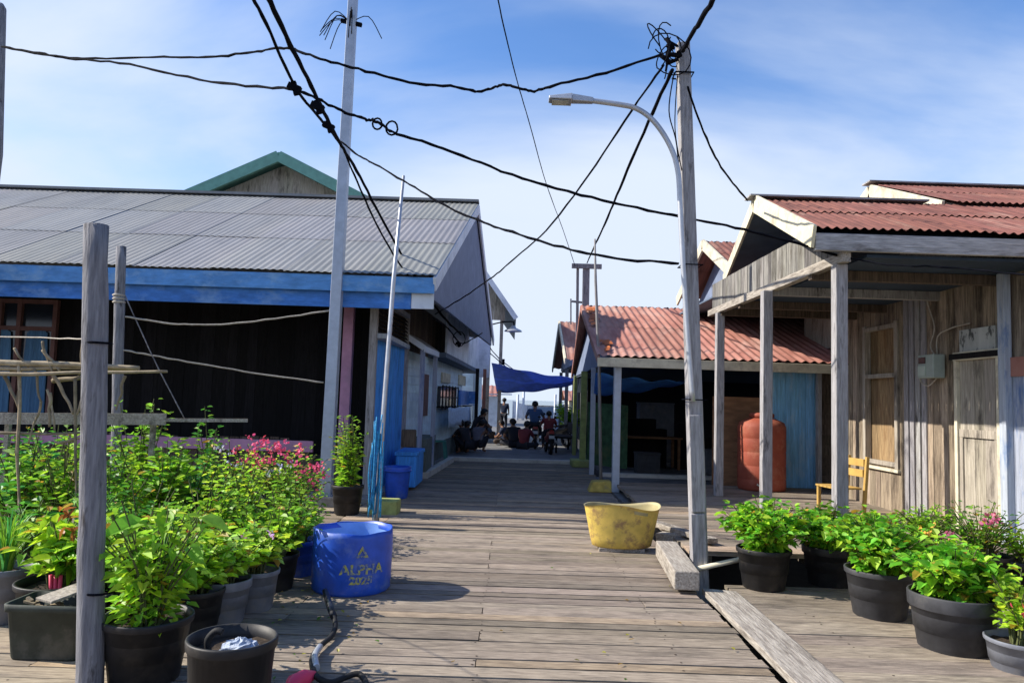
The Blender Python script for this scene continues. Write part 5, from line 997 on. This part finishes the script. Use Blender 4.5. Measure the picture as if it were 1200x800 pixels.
# olive trough of wood scraps
c = G(44, 776, -.012); c.y += .16; r = thing('planter_trough', 'dark olive plastic trough filled with wood scraps at the left bottom', 'planter', c)
wT, dT_, hT = .22, .15, P(44, 706, c.y - .1).z + .012
b = MB(); 
def ring(sx, sy, z, rr=.04):
    out = []
    for (qx, qy, a0) in ((1, 1, 0), (-1, 1, 90), (-1, -1, 180), (1, -1, 270)):
        for k in range(4):
            a = math.radians(a0 + k * 30); out.append(c + V((qx * (sx - rr) + rr * math.cos(a), qy * (sy - rr) + rr * math.sin(a), z)))
    return out
rings = [ring(wT * .84, dT_ * .84, 0), ring(wT * .86, dT_ * .86, .01), ring(wT * .97, dT_ * .97, hT * .86), ring(wT * 1.03, dT_ * 1.04, hT * .87), ring(wT * 1.04, dT_ * 1.05, hT), ring(wT * .98, dT_ * .97, hT), ring(wT * .9, dT_ * .9, hT * .5)]
vs = [p for rg in rings for p in rg]; n = 16
b.add(vs, [(j * n + i, j * n + (i + 1) % n, (j + 1) * n + (i + 1) % n, (j + 1) * n + i) for j in range(len(rings) - 1) for i in range(n)] + [tuple(range(n))[::-1], tuple((len(rings) - 1) * n + i for i in range(n))], (1, 1, 1), True); b.build('trough', 'pot_olive', r)
b = MB()
for k in range(16): p = c + V((random.uniform(-.18, .02), random.uniform(-.11, .09), hT * random.uniform(.8, .97))); b.bar(p, p + V((random.uniform(-.09, .09), random.uniform(-.06, .06), random.uniform(-.02, .02))), .02, .012, tint=jit(.4))
tag(b.build('wood_scraps', 'stick'), 'split brown wood scraps lying in the olive trough', 'wood scraps', kind='stuff')
b = MB(); p, q = c + V((-.03, -.1, hT + .012)), c + V((.09, .13, hT + .05)); b.bar(p, q, .15, .016); tag(b.build('offcut_board', 'plank_grey', None, .003), 'pale grey board laid across the olive trough', 'board')
for (lb, px, y, pw, ph, mt) in (('small white pot beside the foot of the thick post', 100, 4.4, 20, .22, 'pot_white'),):
    c = V((P(px, 700, y).x, y, -.012)); r = thing('plant_pot', lb, 'plant pot', c); pot(r, c, .07, .055, ph, mt)

# leaf litter on the boards
random.seed(3); mb = MB()
for k in range(150):
    x = random.uniform(-2.2, -.9) if random.random() < .75 else random.uniform(-4, 1.5); yv = random.uniform(3.4, 7.5)
    if x < -2.0: continue
    leaf(mb, V((x, yv, .012)), V((random.uniform(-1, 1), random.uniform(-1, 1), .12)), V((0, 0, 1)) + rv(.3), random.uniform(.02, .05), random.uniform(.012, .025), random.choice([(2.2, .5, 1.5), (1.2, .4, 1), (3, 1, 2), (.7, .5, .8)]), droop=.1)
tag(mb.build('fallen_leaves', 'leaf'), 'dry fallen leaves scattered on the boards beside the left bed', 'leaves', kind='stuff')
# ------------------------------------------------------------------ tarpaulins
def sheet(corners, nu, nv, sag, wr=.02, name='tarpaulin', m='tarp', label='', cat='tarpaulin'):
    a, b_, c, d = map(V, corners); mb = MB(); vs = []
    for j in range(nv + 1):
        for i in range(nu + 1):
            u, v = i / nu, j / nv; p = a.lerp(b_, u).lerp(d.lerp(c, u), v); p = p + V((0, 0, -sag * 4 * u * (1 - u) * (1 - .3 * math.cos(v * 3.1)))) + V((0, wr * math.sin(u * 23 + v * 4), wr * math.sin(u * 17 + v * 9)))
            vs.append(p)
    mb.add(vs, [(j * (nu + 1) + i, j * (nu + 1) + i + 1, (j + 1) * (nu + 1) + i + 1, (j + 1) * (nu + 1) + i) for j in range(nv) for i in range(nu)], (1, 1, 1), True)
    o = mb.build(name, m); so_ = o.modifiers.new('thick', 'SOLIDIFY'); so_.thickness = .006; return tag(o, label, cat)
sheet((P(576, 425, 23), P(676, 443, 22.6), P(676, 449, 25), P(582, 459, 25)), 30, 10, .09, .02, label='dark blue tarpaulin strung across the walk between the two rows of houses')
sheet((P(698, 437, 14.0), P(800, 447, 14.0), P(806, 447, 15.6), P(696, 462, 15.6)), 26, 8, .05, .03, m='tarp_lit', label='blue tarpaulin coloured as sunlit, hung under the roof of the open shed')
# ------------------------------------------------------------------ far shore things
def far_house(label, px0, px1, pye, pyr, y, wall='cream', wh=470):
    a, b_ = P(px0, pye, y), P(px1, pye, y); rr = P((px0 + px1) / 2, pyr, y + 2); r = thing('waterside_house', label, 'house', ((a.x + b_.x) / 2, y, 0))
    mb = MB(); corrug(mb, (a.x, y, a.z), (b_.x, y, a.z), (a.x, y + 2.5, rr.z), (b_.x, y + 2.5, rr.z), rows=1, pitch=.3, amp=.03, seg=4, sheet=1.5); corrug(mb, (a.x, y + 5, a.z), (b_.x, y + 5, a.z), (a.x, y + 2.5, rr.z), (b_.x, y + 2.5, rr.z), rows=1, pitch=.3, amp=.03, sheet=1.5); mb.build('roof', 'roof_red', r)
    mb = MB(); mb.box((a.x + .3, y + .3, -.2), (b_.x - .3, y + 4.7, a.z + .05)); mb.build('wall', wall, r)
    mb = MB(); mb.box((a.x + .6, y + .25, 0.1), (a.x + 1.3, y + .32, a.z * .7)); mb.build('door', 'frame_brown', r)
    mb = MB(); mb.box((b_.x - 1.3, y + .25, .8), (b_.x - .6, y + .32, a.z * .7)); mb.build('window', 'glass', r)
    return r
far_house('distant house with an orange red roof left of the walk beyond the tarpaulin', 548, 582, 467, 451, 42, 'paleblue')
far_house('distant house with an orange red roof right of the walk beyond the tarpaulin', 662, 700, 469, 458, 48, 'cream')
b = MB(); a, c = P(572, 463, 40), P(600, 464, 40); b.box((a.x, 40, 0), (P(587, 463, 40).x, 40.2, P(580, 464, 40).z)); b.bar((a.x - .3, 39.9, a.z + .05), (c.x, 39.9, a.z + .08), .4, .06); tag(b.build('kiosk', 'paleblue'), 'small pale kiosk with a flat roof at the far left end of the walk', 'kiosk')
# moored boat and far masts
q = P(640, 471, 70); bt = thing('boat', 'long low dark boat lying across the far end of the walk', 'boat', (q.x, 70, -1.3)); b = MB(); st_ = []
x0, x1 = P(632, 470, 70).x - 2.5, P(668, 470, 70).x
for i in range(13):
    t = i / 12; x = x0 + (x1 - x0) * t; w_ = .9 * math.sin(math.pi * (t * .9 + .05)) + .02; sh_ = .5 * (2 * t - 1) ** 2
    st_.append([(x, 70 - w_, .9 + sh_), (x, 70 - w_ * .6, -1.4), (x, 70 + w_ * .6, -1.4), (x, 70 + w_, .9 + sh_)])
b.add([p for r_ in st_ for p in r_], [(i * 4 + k, i * 4 + (k + 1) % 4, (i + 1) * 4 + (k + 1) % 4, (i + 1) * 4 + k) for i in range(12) for k in range(4)] + [(0, 1, 2, 3), (51, 50, 49, 48)]); b.build('hull', 'gable_grey', bt)
b = MB(); b.box((x0 + 1, 69.4, .9), (x1 - 1, 70.6, 1.05)); b.build('deck_boards', 'beam', bt)
for i, (px, pt) in enumerate(((606, 462), (613, 455), (650, 462))):
    q = P(px, 480, 55); t_ = P(px + 1, pt, 55); b = MB(); b.tube([(q.x, 55, -1.5), t_], .09, 8); tag(b.build('mooring_post', 'whitepole'), ['short mooring post left of the standing figure at the far end', 'tall pale mooring post in the middle of the far view', 'mooring post right of the rider at the far end'][i], 'post', 'mooring posts')
# far shrub by the right
random.seed(9)
c = V((P(668, 490, 27).x, 27, .1)); r = thing('potted_plant', 'sunlit yellow green shrub beside the far shed', 'shrub', c); pot(r, c, .25, .2, .4, 'pot_grey'); foliage(r, c + V((0, 0, .33)), 1.15, .62, stems=44, per=16, L=.15, W=.09, pal=((YELL, 2), (LIME, 3), (GREEN, 1)), twig=.16)
# ------------------------------------------------------------------ people
def skin_mesh(verts, edges, radii, root=0, sub=2):
    me = bpy.data.meshes.new('s'); me.from_pydata(verts, edges, []); o = bpy.data.objects.new('s', me); COL.objects.link(o)
    md = o.modifiers.new('skin', 'SKIN'); md.use_smooth_shade = True
    sv = me.skin_vertices[0].data
    for i, r_ in enumerate(radii): sv[i].radius = r_ if isinstance(r_, tuple) else (r_, r_); sv[i].use_root = (i == root)
    o.modifiers.new('sub', 'SUBSURF').levels = sub; o.modifiers['sub'].render_levels = sub
    dg = bpy.context.evaluated_depsgraph_get(); dg.update(); ev = o.evaluated_get(dg); m2 = ev.to_mesh(); vs = [v.co.copy() for v in m2.vertices]; fs = [list(p.vertices) for p in m2.polygons]; ev.to_mesh_clear()
    bpy.data.objects.remove(o); return vs, fs
J = ['pelvis', 'waist', 'chest', 'neck', 'jaw', 'head', 'shL', 'elL', 'haL', 'shR', 'elR', 'haR', 'hiL', 'knL', 'anL', 'toL', 'hiR', 'knR', 'anR', 'toR']
E = [('pelvis', 'waist'), ('waist', 'chest'), ('chest', 'neck'), ('neck', 'jaw'), ('jaw', 'head'), ('chest', 'shL'), ('shL', 'elL'), ('elL', 'haL'), ('chest', 'shR'), ('shR', 'elR'), ('elR', 'haR'), ('pelvis', 'hiL'), ('hiL', 'knL'), ('knL', 'anL'), ('anL', 'toL'), ('pelvis', 'hiR'), ('hiR', 'knR'), ('knR', 'anR'), ('anR', 'toR')]
RAD = dict(pelvis=(.15, .11), waist=(.135, .10), chest=(.16, .115), neck=.052, jaw=.07, head=.095, shL=.065, shR=.065, elL=.042, elR=.042, haL=.028, haR=.028, hiL=.09, hiR=.09, knL=.058, knR=.058, anL=.038, anR=.038, toL=.03, toR=.03)
POSES = {
 'stand': dict(pelvis=(0, 0, .92), waist=(0, 0, 1.08), chest=(0, .01, 1.3), neck=(0, .0, 1.46), jaw=(0, .02, 1.54), head=(0, .02, 1.62), shL=(-.19, 0, 1.38), elL=(-.25, .0, 1.1), haL=(-.24, .08, .86), shR=(.19, 0, 1.38), elR=(.25, 0, 1.1), haR=(.22, .14, .9), hiL=(-.1, 0, .86), knL=(-.11, .03, .48), anL=(-.12, -.02, .08), toL=(-.13, .14, .035), hiR=(.1, 0, .86), knR=(.12, .02, .48), anR=(.14, -.03, .08), toR=(.16, .13, .035)),
 'floor': dict(pelvis=(0, 0, .12), waist=(0, .03, .28), chest=(0, .10, .50), neck=(0, .17, .65), jaw=(0, .21, .72), head=(0, .23, .80), shL=(-.18, .10, .57), elL=(-.28, .22, .34), haL=(-.14, .38, .28), shR=(.18, .10, .57), elR=(.28, .22, .34), haR=(.14, .38, .26), hiL=(-.11, .04, .12), knL=(-.36, .32, .16), anL=(-.02, .44, .07), toL=(.1, .46, .05), hiR=(.11, .04, .12), knR=(.36, .32, .16), anR=(.04, .36, .07), toR=(-.1, .40, .05)),
 'squat': dict(pelvis=(0, 0, .26), waist=(0, .06, .42), chest=(0, .18, .62), neck=(0, .28, .76), jaw=(0, .32, .82), head=(0, .35, .90), shL=(-.18, .2, .68), elL=(-.26, .36, .50), haL=(-.12, .52, .50), shR=(.18, .2, .68), elR=(.26, .36, .50), haR=(.12, .52, .48), hiL=(-.11, .02, .27), knL=(-.2, .36, .50), anL=(-.16, .14, .08), toL=(-.18, .30, .035), hiR=(.11, .02, .27), knR=(.2, .36, .50), anR=(.16, .14, .08), toR=(.18, .30, .035)),
 'ride': dict(pelvis=(0, 0, .82), waist=(0, .04, .98), chest=(0, .12, 1.2), neck=(0, .15, 1.36), jaw=(0, .18, 1.44), head=(0, .19, 1.52), shL=(-.2, .11, 1.28), elL=(-.31, .28, 1.06), haL=(-.30, .52, 1.0), shR=(.2, .11, 1.28), elR=(.31, .28, 1.06), haR=(.30, .52, 1.0), hiL=(-.11, .03, .80), knL=(-.2, .42, .66), anL=(-.2, .22, .26), toL=(-.21, .38, .22), hiR=(.11, .03, .80), knR=(.2, .42, .66), anR=(.2, .22, .26), toR=(.21, .38, .22)),
}
def person(label, pose, loc, rz=0, shirt='shirt_dark', trousers='trousers_dark', sc=1.0, hair=1, group=None, longhair=False):
    sc = sc * .9
    po = POSES[pose]; loc = V(loc); r = thing('person', label, 'person', loc, group); rot = Matrix.Rotation(rz, 3, 'Z')
    tr_ = lambda v: loc + rot @ (V(v) * sc)
    vs = [V(po[j]) for j in J]; ed = [(J.index(a), J.index(b)) for a, b in E]; rd = [RAD[j] for j in J]
    vv, ff = skin_mesh(vs, ed, rd)
    mb = MB(); mb.add([tr_(v) for v in vv], ff, (1, 1, 1), True)
    fw = (V(po['haL']) - V(po['elL'])).normalized()
    for side in ('L', 'R'):                # five fingers rooted in the palm
        h_ = V(po['ha' + side]); d = (h_ - V(po['el' + side])).normalized(); s = V((1, 0, 0)) if side == 'L' else V((-1, 0, 0)); ac = d.cross(s).normalized()
        for k, ln in enumerate((.07, .08, .075, .06)):
            o_ = ac * (k - 1.5) * .017; mb.tube([tr_(h_ + o_), tr_(h_ + o_ + d * ln * .6), tr_(h_ + o_ + d * ln + s * .02)], [.010, .009, .007], 6)
        mb.tube([tr_(h_ - d * .02 + ac * -.02), tr_(h_ + d * .02 + ac * -.05), tr_(h_ + d * .05 + ac * -.055)], [.012, .010, .008], 6)
    hd = V(po['head']); jw = V(po['jaw']); fwd = V((0, 1, 0)); upv = (hd - V(po['neck'])).normalized(); ctr = jw.lerp(hd, .6)
    mb.tube([tr_(ctr + fwd * .085 + upv * .02), tr_(ctr + fwd * .115 - upv * .015)], [.010, .014], 6)     # nose
    for sx in (-1, 1): mb.lathe(tr_(ctr + V((sx * .092, 0, -.005))), [(0, -.03), (.014, -.02), (.018, 0), (.014, .02), (0, .03)], 8)   # ears
    body = mb.build('body', 'skin', r)
    mb = MB()
    for sx in (-1, 1): mb.lathe(tr_(ctr + fwd * .088 + V((sx * .034, 0, .02))), [(0, -.010), (.011, 0), (0, .010)], 8)
    mb.lathe(tr_(ctr + fwd * .082 - upv * .05), [(0, -.006), (.022, 0), (0, .006)], 8); mb.build('eyes_and_mouth', 'hair', r)
    mb = MB(); n_, m_ = 18, 8; vs = []
    for j in range(m_ + 1):
        for i in range(n_):
            a = 2 * math.pi * i / n_; th = (j / m_) * (1.35 + .75 * max(0, -math.sin(a)) * (1.15 if not longhair else 1.5)); rr = .113 + random.uniform(0, .006); vs.append(tr_(ctr + V((rr * math.sin(th) * math.cos(a), rr * 1.06 * math.sin(th) * math.sin(a), rr * 1.08 * math.cos(th) + .015))))
    mb.add(vs, [(j * n_ + i, j * n_ + (i + 1) % n_, (j + 1) * n_ + (i + 1) % n_, (j + 1) * n_ + i) for j in range(m_) for i in range(n_)], (1, 1, 1), True); mb.build('hair', 'hair', r)
    def garment(names, edges, k, nm, mt, cut):
        vs = [V(po[j]) for j in names]; idx = {j: i for i, j in enumerate(names)}
        rd = [tuple(x * k + .006 for x in (RAD[j] if isinstance(RAD[j], tuple) else (RAD[j],) * 2)) for j in names]
        for j, (pj, t) in cut.items(): vs[idx[j]] = V(po[pj]).lerp(V(po[j]), t)
        vv, ff = skin_mesh(vs, [(idx[a], idx[b]) for a, b in edges], rd); mb = MB(); mb.add([tr_(v) for v in vv], ff, (1, 1, 1), True); mb.build(nm, mt, r)
    garment(['pelvis', 'waist', 'chest', 'neck', 'shL', 'elL', 'shR', 'elR'], [('pelvis', 'waist'), ('waist', 'chest'), ('chest', 'neck'), ('chest', 'shL'), ('shL', 'elL'), ('chest', 'shR'), ('shR', 'elR')], 1.22, 'shirt', shirt, {'elL': ('shL', .75), 'elR': ('shR', .75), 'neck': ('chest', .8)})
    garment(['pelvis', 'hiL', 'knL', 'anL', 'hiR', 'knR', 'anR'], [('pelvis', 'hiL'), ('hiL', 'knL'), ('knL', 'anL'), ('pelvis', 'hiR'), ('hiR', 'knR'), ('knR', 'anR')], 1.12, 'trousers', trousers, {'anL': ('knL', .85), 'anR': ('knR', .85)})
    return r
FD = .02
def fx(px, y): return P(px, 500, y).x
PG = 'people sitting on the walk in the shade'
person('person in dark clothes standing far down the walk in front of the pale kiosk', 'stand', (fx(590, 34), 34, FD), math.radians(-20), 'shirt_navy', 'trousers_dark')
person('person in a grey shirt squatting with back turned at the left of the far walk', 'squat', (fx(559, 20.6), 20.6, FD), math.radians(-25), 'shirt_grey', 'trousers_dark', 1.0, group=PG)
person('person in black sitting up behind the grey shirted one', 'squat', (fx(555, 21.8), 21.8, FD + .18), math.radians(-60), 'shirt_dark', 'trousers_dark', 1.12, group=PG)
person('person in dark clothes crouching at the far left against the pale blue wall', 'floor', (fx(541, 20.8), 20.8, FD), math.radians(-50), 'shirt_dark', 'trousers_brown', 1.05, group=PG)
person('person sitting on the boards in the middle of the walk, left of the rider', 'floor', (fx(603, 23.2), 23.2, FD), math.radians(15), 'shirt_dark', 'trousers_dark', 1.1, group=PG)
person('person sitting low beside the one in the middle of the walk', 'floor', (fx(594, 24.4), 24.4, FD), math.radians(70), 'shirt_navy', 'trousers_brown', 1.0, group=PG)
person('person in a dark red shirt sitting cross legged just left of the motorbikes', 'floor', (fx(614, 22.6), 22.6, FD), math.radians(-30), 'shirt_red', 'trousers_dark', 1.05, group=PG)
person('person squatting behind the seated group near the pale kiosk', 'squat', (fx(575, 25.5), 25.5, FD), math.radians(100), 'shirt_blue', 'trousers_brown', 1.05, group=PG)
person('person in black squatting close to the pale blue wall beside the crouching one', 'squat', (fx(548, 19.9), 19.9, FD), math.radians(40), 'shirt_dark', 'trousers_dark', 1.0, group=PG)
# motorbikes
def wheel(root, c, R_, w_=.09):
    t = MB(); n_ = 28; prof = [(R_ - .09, -w_ / 2), (R_ - .02, -w_ / 2), (R_, 0), (R_ - .02, w_ / 2), (R_ - .09, w_ / 2)]
    vs = []
    for (rr, xx) in prof:
        for k in range(n_): a = 2 * math.pi * k / n_; vs.append(c + V((xx, rr * math.cos(a), rr * math.sin(a))))
    t.add(vs, [(j * n_ + i, j * n_ + (i + 1) % n_, ((j + 1) % 5) * n_ + (i + 1) % n_, ((j + 1) % 5) * n_ + i) for j in range(5) for i in range(n_)], (1, 1, 1), True); w0 = t.build('wheel', 'black', root)
    t = MB()
    for k in range(7): a = 2 * math.pi * k / 7; t.bar(c, c + V((0, (R_ - .08) * math.cos(a), (R_ - .08) * math.sin(a))), .03, .02, up=(1, 0, 0))
    t.tube([c + V((-.07, 0, 0)), c + V((.07, 0, 0))], .035, 10); t.build('rim', 'chrome', w0); return w0
def motorbike(label, x, y, z, col, rz=0, sc=.9):
    r = thing('motorbike', label, 'motorbike', (0, 0, 0)); o = V((0, 0, 0)); Rw = .29
    wheel(r, o + V((0, -.6, Rw)), Rw, .10); wheel(r, o + V((0, .62, Rw)), Rw, .08)
    b = MB()
    for (yy, zz_, wd, hh_) in ():
        pass
    secs = [(-.80, .74, .07, .06), (-.6, .68, .12, .11), (-.25, .58, .13, .14), (.05, .46, .10, .12), (.3, .52, .10, .16), (.45, .80, .13, .16), (.5, .95, .10, .08)]; vs = []; n_ = 12
    for (yy, zz_, wd, hh_) in secs:
        for k in range(n_): a = 2 * math.pi * k / n_; vs.append(o + V((wd * math.cos(a), yy, zz_ + hh_ * math.sin(a))))
    b.add(vs, [(j * n_ + i, j * n_ + (i + 1) % n_, (j + 1) * n_ + (i + 1) % n_, (j + 1) * n_ + i) for j in range(len(secs) - 1) for i in range(n_)] + [tuple(range(n_)), tuple((len(secs) - 1) * n_ + i for i in range(n_))[::-1]], (1, 1, 1), True); b.build('body', col, r)
    b = MB(); b.hexa([(-.12, -.72, .76), (.12, -.72, .76), (.11, .05, .68), (-.11, .05, .68), (-.11, -.72, .84), (.11, -.72, .84), (.1, .05, .74), (-.1, .05, .74)]); b.build('seat', 'black', r, .02)
    b = MB(); b.tube(smooth_path([V((-.34, .36, 1.0)), V((-.15, .45, .98)), V((.15, .45, .98)), V((.34, .36, 1.0))], 4), .014, 8); b.build('handlebar', 'black', r)
    for s in (-1, 1):
        b = MB(); b.tube([(s * .07, .48, .9), (s * .07, .62, Rw)], .025, 8); b.build('fork', 'chrome', r)
        b = MB(); b.tube([(s * .22, .42, .99), (s * .26, .42, 1.14)], .008, 6); b.lathe((s * .27, .42, 1.17), [(0, -.04), (.05, -.02), (.05, .02), (0, .04)], 12, sy=.3); b.build('mirror', 'black', r)
    b = MB(); b.box((-.08, -.83, .68), (.08, -.79, .76)); b.build('tail_light', 'red', r)
    b = MB(); b.prism([(-.06, -.84, .45), (.06, -.84, .45), (.07, -.82, .66), (-.07, -.82, .66)], (0, .02, 0)); b.build('rear_mudguard', 'black', r)
    b = MB(); b.box((-.09, -.865, .52), (.09, -.855, .62)); b.build('number_plate', 'pot_white', r)
    b = MB(); b.tube([(.15, .0, .3), (.17, -.3, .32), (.18, -.75, .42)], [.03, .045, .05], 10); b.build('exhaust', 'chrome', r)
    r.location = (x, y, z); r.rotation_euler = (0, 0, rz); r.scale = (sc,) * 3; return r
y = 23.4; motorbike('dark motorbike ridden away from us in the middle of the far walk', fx(628, y), y, FD, 'blackplastic', math.radians(-3))
person('person in a dark blue shirt riding the dark motorbike away down the walk', 'ride', (fx(626, y), y - .22, FD), math.radians(-3), 'shirt_blue', 'trousers_dark', 1.0)
y = 21.2; motorbike('red motorbike parked right of the ridden one by the shed posts', fx(643, y), y, FD, 'red', math.radians(4), .86)
person('small person in a red shirt sitting on the red motorbike', 'ride', (fx(643, y), y - .22, FD), math.radians(2), 'shirt_red', 'trousers_dark', .82)
motorbike('black motorbike parked across the walk beside the dark bench', fx(652, 24.6), 24.6, FD, 'blackplastic', math.radians(35))
# dark bench on the right
c = V((fx(660, 22.2), 22.2, FD)); r = thing('bench', 'dark wooden bench in the shade by the mossy shed posts', 'bench', c)
b = MB(); b.box(c + V((-.3, -.9, .42)), c + V((.25, .9, .47))); b.build('seat', 'plank_dark', r)
b = MB(); b.box(c + V((.2, -.9, .55)), c + V((.25, .9, .85))); b.build('backrest', 'plank_dark', r)
for (dx, dy) in ((-.27, -.85), (-.27, .8), (.2, -.85), (.2, .8)):
    b = MB(); b.box(c + V((dx, dy, 0)), c + V((dx + .05, dy + .05, .419))); b.build('leg', 'plank_dark', r)
# laundry on the pale blue wall
a = side_pt(512, 476); c = side_pt(541, 476); mb = MB(); n_ = 24; vs = []; z0, z1 = a.z - .03, P(526, 497, (a.y + c.y) / 2).z
for j in range(5):
    for i in range(n_ + 1):
        yv = a.y + (c.y - a.y) * i / n_; vs.append((wx(yv) + .28 + .03 * math.sin(i * 1.3 + j * .3), yv, z0 + (z1 - z0) * j / 4 + .02 * math.sin(i * .8)))
mb.add(vs, [(j * (n_ + 1) + i, j * (n_ + 1) + i + 1, (j + 1) * (n_ + 1) + i + 1, (j + 1) * (n_ + 1) + i) for j in range(4) for i in range(n_)], (1, 1, 1), True)
lo_ = mb.build('laundry_cloth', 'cloth_pale'); lo_.modifiers.new('t', 'SOLIDIFY').thickness = .008; tag(lo_, 'pale blue cloth hanging to dry below the side windows', 'laundry')
mb = MB(); mb.tube([(wx(a.y - .3) + .28, a.y - .3, z0 + .02), (wx(c.y + .3) + .28, c.y + .3, z0 + .02)], .012, 6)
for yv in (a.y - .25, c.y + .25): mb.tube([(wx(yv) + .01, yv, z0 + .02), (wx(yv) + .3, yv, z0 + .02)], .012, 6)
tag(mb.build('drying_rail', 'wire'), 'thin drying rail holding the pale blue cloth on the clapboard wall', 'rail')
